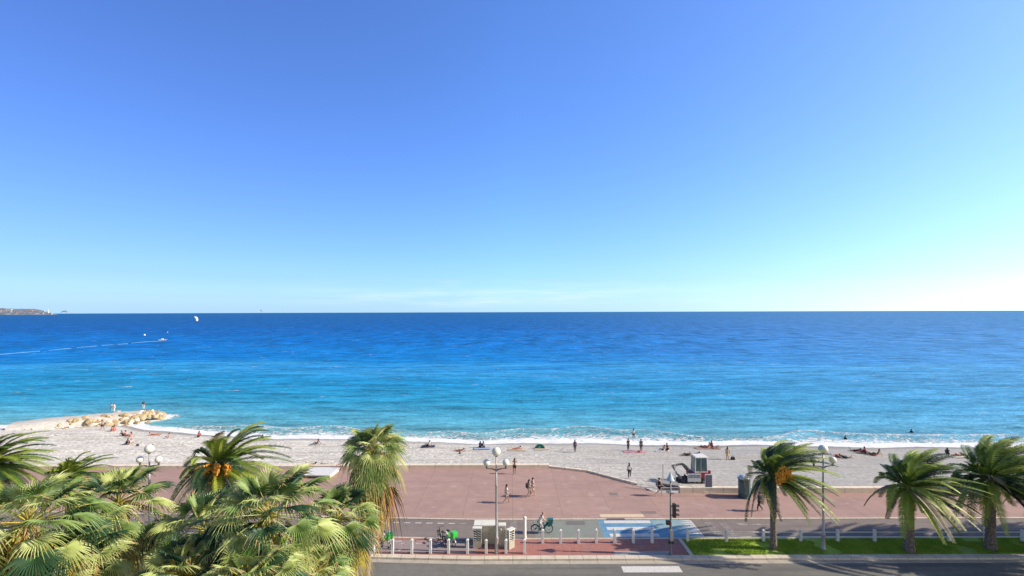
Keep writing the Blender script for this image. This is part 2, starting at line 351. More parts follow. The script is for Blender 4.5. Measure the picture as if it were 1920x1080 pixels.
# shoreline
shorepx = [(-900, 812), (0, 803), (60, 800), (100, 796), (240, 797), (262, 801), (290, 806), (330, 811), (400, 817), (500, 822), (600, 822), (700, 825), (800, 828), (900, 831), (1000, 832), (1100, 832), (1200, 832.5), (1300, 834), (1400, 835), (1500, 836), (1600, 837), (1700, 838), (1800, 839), (1920, 839), (2700, 838)]
shoreXY = sorted([(G(x, y, SEA).x, G(x, y, SEA).y) for x, y in shorepx])
def shoreY(X):
    return interp(shoreXY, X) + .35 * math.sin(X * .21) + .2 * math.sin(X * .53 + 1)
def beachz(X, Y):
    a = wallY(X) + .4; b = shoreY(X); t = (Y - a) / (b - a)
    top = -1.0
    if t < 0: return top
    if t < .72: z = top - .75 * (t / .72)
    else: z = top - .75 - (SEA * -1 - 1.75) * ((t - .72) / .28)
    z += .10 * math.sin(t * 30 + 2 * noise.noise(Vector((X * .05, 1, 1)))) * sstep(.3, .5, t) * (1 - sstep(.85, .98, t))
    z += .10 * noise.noise(Vector((X * .12, Y * .3, 0))) * (1 if t < .9 else max(0, 1 - (t - .9) * 10))
    return z
def B(px, py):
    z = -2.0
    for _ in range(12):
        p = G(px, py, z); z = beachz(p.x, p.y)
        if p.y > shoreY(p.x): z = SEA
    p = G(px, py, z); return p
# beach mesh
mb = MB(); xs = frange(-150, 130, .8); ts = [i / 44 for i in range(45)] + [1.06, 1.15, 1.3, 1.6]
vs = []; fs = []; n = len(ts)
for X in xs:
    a = wallY(X) + .38; b = shoreY(X)
    for t in ts:
        Y = lerp(a, b, t); z = beachz(X, Y) if t <= 1 else SEA - (t - 1) * 4
        if .05 < t < 1: z += .05 * noise.noise(Vector((X * .8, Y * .8, 3)))
        vs.append((X, Y, z))
for i in range(len(xs) - 1):
    for r in range(n - 1): a = i * n + r; fs.append((a, a + n, a + n + 1, a + 1))
mb.add(vs, fs)
M_beach = pm('pebble_beach', (.77, .735, .645), (.54, .51, .44), 2.6, .95, bump=1.0, bscale=4, lo=.42, hi=.58, spec=.2, detail=6)
add_layer(M_beach, (1.05, 1.02, .93), 2.4, .54, .60, .95, detail=6); add_layer(M_beach, (.26, .245, .225), 2.7, .58, .64, .85, detail=6)
add_layer(M_beach, (.58, .55, .49), .16, .42, .60, .5, (1, 2.8, 1)); add_layer(M_beach, (.80, .775, .70), .5, .56, .64, .6, (1, 3.5, 1))
add_layer(M_beach, (.42, .40, .36), .45, .54, .66, .55, (.16, 2.6, 1)); add_layer(M_beach, (.90, .86, .76), .4, .57, .66, .5, (.2, 3.2, 1))
o = mb.build('beach', M_beach, smooth=True); tag(o, kind='structure')
# wet dark band by the water: a per-vertex wetness, damp where waves reach
at = o.data.attributes.new('wet', 'FLOAT', 'POINT'); wv = []
for X in xs:
    b = shoreY(X); a = wallY(X)
    for t in ts:
        d = (1 - t) * (b - a); wv.append(1 - sstep(1.2, 4.0 + 1.2 * math.sin(X * .3), d))
at.data.foreach_set('value', wv)
at2 = o.data.attributes.new('greyer', 'FLOAT', 'POINT'); at2.data.foreach_set('value', [sstep(-40, 38, v[0]) for v in vs])
n_ = M_beach.node_tree.nodes; l_ = M_beach.node_tree.links; b_ = n_['Principled BSDF']
for an, colr, fac in (('greyer', (.33, .33, .32), .70), ('wet', (.25, .235, .22), .8)):
    src = b_.inputs['Base Color'].links[0].from_socket
    aa = n_.new('ShaderNodeAttribute'); aa.attribute_name = an
    mm = n_.new('ShaderNodeMath'); mm.operation = 'MULTIPLY'; mm.inputs[1].default_value = fac; l_.new(aa.outputs['Fac'], mm.inputs[0])
    k = n_.new('ShaderNodeMix'); k.data_type = 'RGBA'; k.blend_type = 'MIX'; l_.new(mm.outputs[0], k.inputs[0]); l_.new(src, k.inputs[6]); k.inputs[7].default_value = (*ks(colr), 1)
    l_.new(k.outputs[2], b_.inputs['Base Color'])

# ------------------------------------------------------------------ sea
JA = Vector((-82.5, 79.5, -2)); JB = Vector((-70.0, 87.9, -2))           # jetty axis
def jd(x, y):
    a = Vector((JA.x, JA.y)); b = Vector((JB.x, JB.y)); p = Vector((x, y)); t = min(1, max(0, (p - a).dot(b - a) / (b - a).length_squared))
    return (p - (a + (b - a) * t)).length, t
ds = [-1.0, -.4, 0]; q = .35
while ds[-1] < 14: ds.append(ds[-1] + .35)
while ds[-1] < 70000: ds.append(ds[-1] + q); q *= 1.09
us = frange(-130, 130, .55)
vs = []; fs = []; foam = []; dd = []
for d in ds:
    k = max(1.0, (70 + d) / 85.0)
    for u in us:
        X = u * k; Y = (shoreY(u) + d) if d < 60 else (lerp(shoreY(u), 68, sstep(60, 400, d)) + d)
        n1 = noise.noise(Vector((X * .035, 5.2, 0))); n2 = noise.noise(Vector((X * .11, 9.1, 0)))
        ext = 7.5 + 6.0 * n1 + 4.0 * n2
        if X < -32: ext -= min(3, (-32 - X) * .12)
        ext = max(1.5, ext)
        crest = math.exp(-((d - ext * .75) / 1.3) ** 2) * max(0, .25 + .6 * n1 + .3)
        z = SEA + (.45 * crest if d > 0 else 0)
        if 6 < d < 600: z += .10 * noise.noise(Vector((X * .10 / k, Y * .32, 1.7))) * sstep(6, 20, d)
        if d < .5: z += .05
        f = 1.0 - d / ext
        f = f * .9 + (.42 if 0 < d < 1.8 else 0) + .38 * math.exp(-((d - ext * .8) / .9) ** 2) * (1 if n1 > -.1 else .4)
        j, jt = jd(X, Y)
        if jt > .45: f = max(f, .75 - (j - 3.2) * .33)
        foam.append(f); dd.append(max(0, d)); vs.append((X, Y, z))
nu = len(us)
for r in range(len(ds) - 1):
    for i in range(nu - 1): a = r * nu + i; fs.append((a, a + 1, a + nu + 1, a + nu))
mb = MB(); mb.add(vs, fs)
M_sea, n, l, b = newmat('sea_water')
b.inputs['Roughness'].default_value = .9; b.inputs['Specular IOR Level'].default_value = 0
def attr(name): a = n.new('ShaderNodeAttribute'); a.attribute_name = name; return a.outputs['Fac']
def math_(op, a, b_=None, c=None):
    x = n.new('ShaderNodeMath'); x.operation = op
    for i, v in enumerate((a, b_, c)):
        if v is None: continue
        if isinstance(v, (int, float)): x.inputs[i].default_value = v
        else: l.new(v, x.inputs[i])
    return x.outputs[0]
tc = n.new('ShaderNodeTexCoord')
def nz(scale, st=(1, 1, 1), detail=3, rough=.5, dist=0):
    mp = n.new('ShaderNodeMapping'); mp.inputs['Scale'].default_value = st; l.new(tc.outputs['Object'], mp.inputs[0])
    x = n.new('ShaderNodeTexNoise'); x.inputs['Scale'].default_value = scale; x.inputs['Detail'].default_value = detail; x.inputs['Roughness'].default_value = rough; x.inputs['Distortion'].default_value = dist
    l.new(mp.outputs[0], x.inputs['Vector']); return x.outputs[0]
def mrange(v, a, b_, c=0, d=1):
    x = n.new('ShaderNodeMapRange'); x.inputs[1].default_value = a; x.inputs[2].default_value = b_; x.inputs[3].default_value = c; x.inputs[4].default_value = d; l.new(v, x.inputs[0]); return x.outputs[0]
dist = attr('offshore')
# depth zones: log distance, wobbling with current patterns
big = nz(.004, (1, 3.0, 1), 3); mid = nz(.03, (1, 4.0, 1), 4)
wob = math_('ADD', math_('MULTIPLY', math_('SUBTRACT', big, .5), 1.5), math_('MULTIPLY', math_('SUBTRACT', mid, .5), .28))
lg = math_('LOGARITHM', math_('ADD', dist, 2.0), 10)
lgw = math_('ADD', lg, math_('MULTIPLY', wob, mrange(dist, 10, 90, .05, .45)))
rr = n.new('ShaderNodeValToRGB'); l.new(math_('DIVIDE', lgw, 4.0), rr.inputs[0])
E = rr.color_ramp.elements
def L10(d): return math.log10(d + 2) / 4
stops = [(0, (.34, .44, .40)), (3, (.17, .42, .45)), (12, (.10, .38, .50)), (30, (.028, .31, .52)), (62, (.012, .265, .55)), (92, (.035, .31, .66)), (105, (.004, .215, .60)), (190, (.0, .165, .56)), (330, (.0, .13, .49)), (480, (.003, .105, .42)), (1200, (.007, .10, .36)), (8000, (.013, .11, .34))]
E[0].position = L10(0); E[0].color = (*stops[0][1], 1); E[1].position = L10(8000); E[1].color = (*stops[-1][1], 1)
stops = [(d, ks(c)) for d, c in stops]; E[0].color = (*stops[0][1], 1); E[1].color = (*stops[-1][1], 1)
for d, c in stops[1:-1]: e = E.new(L10(d)); e.color = (*c, 1)
tb = n.new('ShaderNodeMix'); tb.data_type = 'RGBA'; l.new(math_('MULTIPLY', attr('sun_sheen'), .52), tb.inputs[0]); l.new(rr.outputs[0], tb.inputs[6]); tb.inputs[7].default_value = (.14, .30, .54, 1)  # sea lightened towards the sun side: reflected glare put into the colour
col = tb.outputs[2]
# streaky light and dark of wind chop facets, painted into the water colour
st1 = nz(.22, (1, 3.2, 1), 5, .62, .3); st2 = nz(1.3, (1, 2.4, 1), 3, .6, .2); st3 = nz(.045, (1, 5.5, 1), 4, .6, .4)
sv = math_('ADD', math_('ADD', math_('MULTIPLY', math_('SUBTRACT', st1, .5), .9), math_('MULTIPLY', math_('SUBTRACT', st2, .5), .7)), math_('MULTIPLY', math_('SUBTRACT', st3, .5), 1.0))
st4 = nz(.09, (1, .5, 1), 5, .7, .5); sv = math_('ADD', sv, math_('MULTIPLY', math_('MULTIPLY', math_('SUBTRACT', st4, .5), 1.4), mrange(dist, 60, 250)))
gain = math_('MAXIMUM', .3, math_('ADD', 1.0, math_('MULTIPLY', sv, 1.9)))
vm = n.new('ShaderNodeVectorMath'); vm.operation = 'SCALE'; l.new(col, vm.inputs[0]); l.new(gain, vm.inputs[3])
# foam
fo = attr('foam'); lace = nz(.9, (1, 1.3, 1), 6, .72, 1.2); lace2 = nz(3.5, (1, 1, 1), 4, .7, .6)
fl = math_('ADD', fo, math_('ADD', math_('MULTIPLY', math_('SUBTRACT', lace, .5), 2.1), math_('MULTIPLY', math_('SUBTRACT', lace2, .5), .8)))
fmask = mrange(fl, .44, .70)
# whitecaps further out
wc = nz(.16, (1, 3.4, 1), 6, .66, .5); wc2 = nz(.012, (1, 2, 1), 2)
wv_ = math_('ADD', wc, math_('MULTIPLY', math_('SUBTRACT', wc2, .5), .10))
cap = math_('MULTIPLY', mrange(wv_, .655, .71), mrange(dist, 14, 40))
fm = math_('MAXIMUM', fmask, math_('MULTIPLY', cap, .85))
kk = n.new('ShaderNodeMix'); kk.data_type = 'RGBA'; l.new(fm, kk.inputs[0]); l.new(vm.outputs[0], kk.inputs[6]); kk.inputs[7].default_value = (.76, .78, .78, 1)
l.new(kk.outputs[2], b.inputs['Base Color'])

hb = math_('ADD', math_('MULTIPLY', nz(.30, (1, 2.6, 1), 4, .6, .3), 1.0), math_('MULTIPLY', nz(1.6, (1, 1.8, 1), 4, .6), .22))
hb = math_('ADD', hb, math_('MULTIPLY', fm, .25))
bp = n.new('ShaderNodeBump'); bp.inputs['Strength'].default_value = .8; bp.inputs['Distance'].default_value = .55; l.new(hb, bp.inputs['Height']); l.new(bp.outputs[0], b.inputs['Normal'])
# ruffled water: wave slopes keep the mean reflectance low even at grazing view
gl = n.new('ShaderNodeBsdfGlossy'); gl.inputs['Roughness'].default_value = .55; gl.inputs['Color'].default_value = (.32, .82, 1, 1); l.new(bp.outputs[0], gl.inputs['Normal'])
fr = n.new('ShaderNodeFresnel'); fr.inputs['IOR'].default_value = 1.33; l.new(bp.outputs[0], fr.inputs['Normal'])
ms = n.new('ShaderNodeMixShader'); l.new(math_('MULTIPLY', math_('MINIMUM', fr.outputs[0], .12), mrange(fm, 0, 1, 1, .2)), ms.inputs[0])
l.new(b.outputs[0], ms.inputs[1]); l.new(gl.outputs[0], ms.inputs[2]); l.new(ms.outputs[0], n['Material Output'].inputs[0])
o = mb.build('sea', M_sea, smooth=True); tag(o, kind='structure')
a = o.data.attributes.new('sun_sheen', 'FLOAT', 'POINT'); a.data.foreach_set('value', [sstep(-.15, .95, v[0] / (v[1] + 60)) for v in vs])  # weight of the painted sheen, fanning out by bearing from the camera
a = o.data.attributes.new('foam', 'FLOAT', 'POINT'); a.data.foreach_set('value', foam)
a = o.data.attributes.new('offshore', 'FLOAT', 'POINT'); a.data.foreach_set('value', dd)

# ------------------------------------------------------------------ sea walls, markings
def wall_thing(name, x0, x1, h, d, mat, label, cat, step=.8):
    mb = MB(); xs = frange(x0, x1, step); vs = []; fs = []
    for x in xs:
        y = wallY(x)
        vs += [(x, y, -.02), (x, y, h), (x, y + .03, h + .03), (x, y + d - .03, h + .03), (x, y + d, h), (x, y + d, -1.6)]
    for i in range(len(xs) - 1):
        for k in range(5): a = i * 6 + k; fs.append((a, a + 6, a + 7, a + 1))
    fs.append((0, 1, 2, 3, 4, 5)); k = (len(xs) - 1) * 6; fs.append((k + 5, k + 4, k + 3, k + 2, k + 1, k))
    mb.add(vs, fs); o = mb.build(name, mat); tag(o, label, cat); return o
xb = G(1030, 877).x; xc = G(1195, 910).x; xd = G(1236, 924).x
wall_thing('sea_wall', -105, xb - .02, .30, .55, M_wallc, 'long low cream sea wall along the far left edge of the pink promenade', 'sea wall')
wall_thing('sea_wall', xb, xc, .16, .40, M_wallc, 'low cream kerb wall running diagonally down to the beach gap', 'sea wall')
wall_thing('sea_wall', xd + 2.0, 118, .50, .45, M_wallc, 'cream sea wall on the right, beneath the information board and behind the palms', 'sea wall')

def sheet(name, pts, z, mat, label=None, cat=None, kind=None, grp=None):
    mb = MB(); mb.add([(x, y, z) for x, y in pts], [tuple(range(len(pts)))]); o = mb.build(name, mat); tag(o, label, cat, grp, kind); return o
def rect(x0, x1, y0, y1): return [(x0, y0), (x1, y0), (x1, y1), (x0, y1)]
BL = -.06
# painted and patched areas of the bike lane (built as thin sheets of the roadway)
def bandsheet(name, x0, x1, y0, y1, z, mat):
    return strip(name, x0, x1, y0, y1, z, mat, .8)
bandsheet('bike_lane_paint', 1.75, 7.16, 35.15, 38.2, BL + .004, M_green)
bandsheet('crossing_paint', 7.16, 14.75, 35.15, 38.2, BL + .004, M_blue)
bandsheet('crossing_paint', 11.6, 14.7, 36.7, 38.15, BL + .008, M_teal)
for k, yy in enumerate((37.6, 36.45, 35.35)):
    sheet('crossing_stripe', rect(7.62, 11.5, yy, yy + .5), BL + .012, M_mark, 'white zebra bar on the blue crossing, %s' % ('nearest the pink promenade', 'in the middle of the bike lane', 'nearest the red paved median')[k], 'road marking', grp='white bars of the pedestrian crossing')
sheet('crossing_stripe', rect(7.5, 11.5, 30.66, 31.4), RZ + .004, M_mark, 'white zebra bar painted on the near grey road', 'road marking', grp='white bars of the pedestrian crossing')
mb = MB()
for k in range(8):
    y = 35.35 + k * .36; mb.add([(14.78, y, BL + .012), (14.78, y + .26, BL + .012), (13.1 + .12 * k, y + .13, BL + .012)], [(0, 1, 2)])
mb.add([(14.80, 35.2, BL + .012), (14.95, 35.2, BL + .012), (14.95, 38.1, BL + .012), (14.80, 38.1, BL + .012)], [(0, 1, 2, 3)])
tag(mb.build('shark_teeth_marking', M_mark), 'row of white triangles with a white edge line ending the blue crossing', 'road marking')
for k in range(8):
    a = G(716 + 20.9 * k, 979.5 + .35 * k, BL)
    sheet('lane_dash', rect(a.x, a.x + .5, a.y - .05, a.y + .07), BL + .004, M_mark if k < 7 else M_markw, 'short white dash in the bike lane, %s of eight from the left' % ('first', 'second', 'third', 'fourth', 'fifth', 'sixth', 'seventh', 'worn eighth')[k], 'road marking', grp='dashed line of the bike lane')
# words lying across the lane
def textmesh(name, body, size, loc, rz, sx, mat):
    cu = bpy.data.curves.new(name, 'FONT'); cu.body = body; cu.size = size; cu.align_x = 'CENTER'; cu.align_y = 'CENTER'
    t = bpy.data.objects.new(name, cu); C.objects.link(t)
    me = bpy.data.meshes.new_from_object(t.evaluated_get(bpy.context.evaluated_depsgraph_get()))
    bpy.data.objects.remove(t); me.materials.clear(); me.materials.append(mat)
    o = bpy.data.objects.new(name, me); C.objects.link(o); o.location = loc; o.rotation_euler = (0, 0, rz); o.scale = (sx, 1, 1); return o
def lane_text(body, px0, py0, px1, py1, rz, lab, mat=None):
    a = G(px0, py0, BL); b_ = G(px1, py1, BL); c = (a + b_) / 2; c.z = BL + .006
    o = textmesh('lane_text', body, .8, c, rz, 1, mat or M_markw); wdt = max(v.co.x for v in o.data.vertices) - min(v.co.x for v in o.data.vertices)
    o.scale = (abs(a.y - b_.y) / wdt, 1, 1); tag(o, lab, 'road marking'); return o
lane_text('PRIORITE', 962, 976.5, 962, 1002, -math.pi / 2, 'worn white capitals across the lane, just left of the tall bollard')
lane_text('PIETONS', 991.5, 977.5, 993, 1001, -math.pi / 2, 'worn white capitals across the lane, between the tall bollard and the cyclist')
lane_text('PIETONS', 1330, 979, 1344, 1002, math.pi / 2, 'worn white capitals just right of the blue crossing')
lane_text('PRIORITE', 1360, 979, 1374, 1005, math.pi / 2, 'worn white capitals nearest the left-pointing arrow')
a = G(1392, 983, BL); mb = MB(); zz = BL + .006
mb.add([(a.x - .45, a.y + .15, zz), (a.x - .1, a.y + .2, zz), (a.x + .4, a.y - .05, zz), (a.x + .3, a.y - .2, zz), (a.x - .3, a.y - .1, zz)], [(0, 1, 2, 3, 4)])
tag(mb.build('worn_patch_marking', M_markw), 'worn white blotch of paint between the words and the arrow', 'road marking')
a = G(1406, 983.4, BL); b_ = G(1443, 983.4, BL); mb = MB()
mb.add([(a.x, a.y, zz), (a.x + .8, a.y - .17, zz), (a.x + .8, a.y - .05, zz), (b_.x, a.y - .05, zz), (b_.x, a.y + .05, zz), (a.x + .8, a.y + .05, zz), (a.x + .8, a.y + .17, zz)], [(0, 1, 2, 3, 4, 5, 6)])
tag(mb.build('arrow_marking', M_markw), 'worn white arrow pointing left in the bike lane beside the palm', 'road marking')
for nm, xy, zz, mat, lab in (('tactile_strip', rect(7.5, 11.25, 38.62, 39.2), -.004, M_tact, 'cream tactile strip on the promenade above the crossing'),
        ('drain_grate', rect(4.45, 5.05 + .95, 37.35, 38.0), BL + .010, M_grate, 'dark grate in the green lane right of the cyclist'),
        ('manhole_cover', rect(11.2, 12.5, 39.25, 39.75), -.005, M_bike, 'grey rectangular cover in the pink promenade left of the traffic light'),
        ('tactile_strip', rect(7.3, 11.4, 32.62, 33.15), -.014, M_tactg, 'grey tactile strip at the kerb of the red paved median')):
    sheet(nm, xy, zz, mat, lab, 'ground cover')
a = G(1150, 926); sheet('manhole_cover', rect(a.x - .4, a.x + .4, a.y - .3, a.y + .3), -.005, M_bike, 'small grey cover alone in the pink promenade, right of the walking couple', 'ground cover')
bandsheet('cycle_bay', -16.8, -2.75, 32.95, 34.6, -.012, M_bay)
for px, py, l_, q, nm in ((742, 1014.5, 1.1, 0, 'long white dash'), (755, 1018.5, .25, .8, 'small white tick below the long dash'), (750, 1031, .35, 1.2, 'slanted white tick nearest the kerb'), (886, 1024, .2, .5, 'small white tick beside the louvred cabinet')):
    a = G(px, py); d = Vector((math.cos(q), math.sin(q), 0)) * l_ / 2; nn = Vector((-d.y, d.x, 0)).normalized() * .045
    c = [a - d - nn, a + d - nn, a + d + nn, a - d + nn]
    sheet('bay_marking', [(v.x, v.y) for v in c], -.006, M_mark, nm + ' painted in the cycle parking bay', 'road marking', grp='paint ticks of the cycle parking bay')
a = G(780, 1019.5)
VOD = ['first', 'second', 'third', 'fourth', 'fifth', 'sixth', 'seventh']
for k in range(7): sheet('bay_dot', rect(a.x + .158 * k, a.x + .158 * k + .09, a.y, a.y + .08), -.006, M_mark, 'tiny white dot in the cycle bay, %s in the row of seven' % VOD[k], 'road marking', grp='row of white dots in the cycle bay')

# ------------------------------------------------------------------ posts, fence, lamps
def make_bollard():
    r = empty('bollard', (0, 0, 0))
    mb = MB(); mb.box((0, 0, .46), (.20, .20, .96), taper=.86); mb.build('post', M_post, r, bev=.012)
    mb = MB(); mb.box((0, 0, .985), (.215, .215, .07), taper=.75); mb.box((0, 0, 1.04), (.15, .15, .04), taper=.4); mb.build('cap', M_post, r)
    return r
b0 = make_bollard(); first = True
nthw = ['first', 'second', 'third', 'fourth', 'fifth', 'sixth', 'seventh', 'eighth', 'ninth']
for k, px in enumerate((700.5, 736, 772, 807, 841, 876.5, 911.5, 948.5, 983.5)):
    o = b0 if first else copy_tree(b0); first = False
    p = G(px, 1037.5, -.02); o.location = p; o.scale = (1, 1, 1.0 if k not in (6, 7) else .97)
    tag(o, 'white square bollard in the front row by the kerb, %s from the left' % nthw[k], 'bollard', 'white bollards of the front row')
for k, px in enumerate((1017.5, 1051, 1084.5, 1118, 1152.5, 1187.5, 1222.5)):
    o = copy_tree(b0); p = G(px, 1018.5 - (k > 2), -.02); o.location = p
    tag(o, 'white square bollard beside the bike lane, %s to the right of the tall column' % nthw[k], 'bollard', 'white bollards of the back row')
t = empty('tall_bollard', G(984, 1009.5, -.02), 0, 'tall white round column bollard, grey on its left side, above the front row', 'bollard')
mb = MB(); mb.lathe((0, 0, 0), [(.15, 0), (.15, .12), (.125, .16), (.12, 1.5), (.11, 1.54)], 16); mb.build('post', M_post, t, True)
mb = MB(); mb.lathe((0, 0, 1.545), [(.14, 0), (.15, .05), (.12, .12), (.03, .15)], 16); mb.build('cap', M_post, t, True)
def fence(pxs, py, lab, yy=None):
    pts = [G(px, py, -.01) for px in pxs]; r = empty('rail_fence', pts[0], 0, lab, 'fence'); o0 = pts[0]
    for i, p in enumerate(pts):
        mb = MB(); mb.box((0, 0, .42), (.17, .17, .86), taper=.9); mb.box((0, 0, .87), (.19, .19, .06), taper=.6)
        q = mb.build('post', M_post, r); q.location = p - o0
    for h in (.70, .34):
        for i in range(len(pts) - 1):
            a = pts[i] - o0; b_ = pts[i + 1] - o0; d = (b_ - a).normalized() * .09
            mb = MB(); mb.tube([a + d + Vector((0, 0, h)), b_ - d + Vector((0, 0, h))], .032, 6); mb.build('rail', M_white, r)
    return r
fence([1289, 1362, 1431.5, 1501.5, 1570.5, 1640, 1709, 1779.5, 1848, 1917, 1986, 2055, 2124], 1015, 'white post and double rail fence behind the lawn under the date palms')
fence([-140, -70, 0, 68, 138, 207, 276, 344, 405], 1017, 'white post and rail fence glimpsed between the fan palm fronds')

def make_lamp():
    r = empty('street_lamp', (0, 0, 0))
    mb = MB(); mb.lathe((0, 0, 0), [(.17, 0), (.17, .06), (.13, .10), (.115, 1.0), (.14, 1.04), (.14, 1.14), (.085, 1.2), (.075, 4.8), (.095, 4.85), (.095, 4.95), (.065, 5.0), (.05, 7.0)], 14)
    mb.build('pole', M_metal, r, True)
    for sgn in (-1, 1):
        mb = MB(); mb.tube([(sgn * .05, 0, 6.02), (sgn * .25, 0, 6.10), (sgn * .55, 0, 6.14), (sgn * .70, 0, 6.16)], [.06, .045, .03, .028], 8)
        mb.lathe((sgn * .70, 0, 6.12), [(.05, 0), (.07, .06), (.06, .16), (.10, .22)], 10); mb.build('arm', M_metald, r, True)
        mb = MB(); mb.ball((sgn * .70, 0, 6.56), .25, 16, 10); mb.build('globe', M_globe, r, True)
    mb = MB(); mb.lathe((0, 0, 6.98), [(.05, 0), (.12, .06), (.13, .10)], 12); mb.build('globe_seat', M_metald, r, True)
    mb = MB(); mb.ball((0, 0, 7.36), .32, 18, 12); mb.build('globe', M_globe, r, True)
    return r
l0 = make_lamp(); l0.location = G(931, 1036.5, -.02)
tag(l0, 'three globe street lamp standing alone in front of the beige cabinets', 'street lamp', 'triple globe street lamps')
o = copy_tree(l0); o.location = G(1544, 1030, -.01); tag(o, 'three globe street lamp on the lawn right of the fruiting date palm', 'street lamp', 'triple globe street lamps')
o = copy_tree(l0); p = AT(280, 847, 33.9); o.location = (p.x, 33.9, -.01); tag(o, 'three globe street lamp rising behind the fan palms at left', 'street lamp', 'triple globe street lamps')

t = empty('traffic_light', G(1257.5, 1040, -.02), 0, 'dark traffic light pole with a pale lantern on top beside the zebra crossing', 'traffic light')
mb = MB(); mb.lathe((0, 0, 0), [(.14, 0), (.14, .06), (.10, .1), (.10, 1.0), (.085, 1.1), (.085, 2.3), (.06, 2.4), (.05, 5.3)], 12); mb.build('pole', M_metald, t, True)
hz = mb = MB(); mb.box((.26, 0, 3.18), (.20, .26, .98)); mb.box((.10, 0, 3.5), (.16, .05, .05)); mb.box((.10, 0, 2.85), (.16, .05, .05)); hs = mb.build('signal_head', M_black, t)
for k, mm in enumerate((M_lens_r, M_lens_a, M_lens_g)):
    z = 3.5 - .32 * k
    mb = MB(); mb.tube([(.361, 0, z), (.372, 0, z)], .095, 14); mb.build('lens', mm, hs)
    mb = MB(); mb.add([(.36, .12 * math.cos(a), z + .12 * math.sin(a)) for a in [math.pi * i / 8 for i in range(9)]] + [(.60, .12 * math.cos(a), z - .03 + .12 * math.sin(a)) for a in [math.pi * i / 8 for i in range(9)]], [(i, i + 1, i + 10, i + 9) for i in range(8)]); mb.build('visor', M_black, hs)
mb = MB(); mb.box((-.20, -.02, 2.32), (.26, .2, .28)); mb.box((-.07, 0, 2.32), (.1, .05, .05)); ps = mb.build('pedestrian_signal', M_black, t)
mb = MB(); mb.tube([(-.2, -.122, 2.36), (-.2, -.132, 2.36)], .05, 10); mb.build('lens', M_lens_r, ps)
mb = MB(); mb.box((.03, -.14, 1.45), (.22, .1, .8)); mb.build('control_box', M_metal, t); mb = MB(); mb.box((-.12, -.1, .95), (.16, .12, .22)); mb.box((.12, -.1, .95), (.14, .12, .2)); mb.build('push_button', M_black, t)
mb = MB(); mb.tube([(-.22, 0, 4.45), (.18, 0, 4.40)], .025, 6); mb.box((-.2, 0, 4.55), (.2, .12, .14)); mb.box((.16, 0, 4.44), (.16, .16, .1)); mb.build('camera_bracket', M_metal, t)
mb = MB(); mb.lathe((0, 0, 5.3), [(.08, 0), (.30, .06), (.26, .12), (.14, .38), (.06, .55), (.05, .62), (.012, .66), (.01, .95)], 14); mb.build('lantern', M_kioskt, t, True)

# ------------------------------------------------------------------ utility cabinets
def cabinet(name, pxa, pxb, pyb, top, depth, lab, seam=True):
    a = G(pxa, pyb, -.02); b_ = G(pxb, pyb, -.02); wd = b_.x - a.x; r = empty(name, ((a.x + b_.x) / 2, a.y + depth / 2, -.02), 0, lab, 'utility cabinet')
    mb = MB(); mb.box((0, 0, .04), (wd + .06, depth + .06, .08)); mb.build('plinth', M_gutter, r)
    mb = MB(); mb.box((0, 0, .08 + (top - .14) / 2), (wd, depth, top - .14)); mb.build('body', M_cab, r, bev=.01)
    mb = MB(); mb.box((0, 0, top - .025), (wd + .06, depth + .06, .07), taper=.97); mb.build('lid', M_cabt, r)
    if seam:
        for s_ in (-1, 1):
            mb = MB(); mb.box((s_ * wd / 4, -depth / 2 - .012, top * .5), (wd / 2 - .05, .02, top - .35)); d = mb.build('door', M_cab, r, bev=.004)
            mb = MB(); mb.box((s_ * .05, -depth / 2 - .035, top * .55), (.03, .03, .12)); mb.build('handle', M_metal, d)
    return r, wd
cabinet('utility_cabinet', 902.5, 932, 1020, 1.42, .82, 'widest beige utility cabinet with a white lid, left of the lamp pole')
cabinet('utility_cabinet', 889, 902, 1020, 1.42, .82, 'narrow beige cabinet joined to the left end of the widest one', False)
r, wd = cabinet('utility_cabinet', 935, 948, 1025, 1.58, .45, 'grey beige cabinet just right of the lamp pole')
mb = MB(); mb.lathe((-.08, -.24, 1.3), [(.06, -.04), (.06, .04)], 10); mb.build('badge', M_white, r)
def vent(name, px, pyb, wd, hgt, rz, lab):
    r = empty(name, G(px, pyb, -.02), rz, lab, 'vent cabinet')
    mb = MB(); mb.box((0, .14, .28), (wd, .28, .56)); mb.box((0, .17, .56 + (hgt - .62) / 2), (wd - .04, .22, hgt - .62)); mb.build('body', M_cab, r)
    mb = MB(); mb.box((0, .14, hgt - .03), (wd + .06, .36, .08)); mb.build('lid', M_cabt, r)
    mb = MB()
    for x in (-wd / 2 + .02, wd / 2 - .02): mb = MB(); mb.box((x, .02, .56 + (hgt - .62) / 2), (.05, .06, hgt - .62)); mb.build('upright', M_cabt, r)
    for x in (-wd / 4 + .01, wd / 4 - .01):
        mb = MB(); mb.slot(0).box((x, .05, .56 + (hgt - .66) / 2), (wd / 2 - .09, .015, hgt - .68)); mb.slot(1)
        k = 0; z = .64
        while z < hgt - .15: mb.box((x, .02, z), (wd / 2 - .12, .05, .05), ry=.45); z += .17
        mb.build('louvre', [M_vent, M_white], r)
    return r
vent('vent_cabinet', 894.8, 1028.5, .62, 1.50, 0, 'louvred vent cabinet at the left end of the cabinets')
vent('vent_cabinet', 960, 1028.5, .55, 1.42, .75, 'louvred vent cabinet at the right end, turned towards the cyclist')

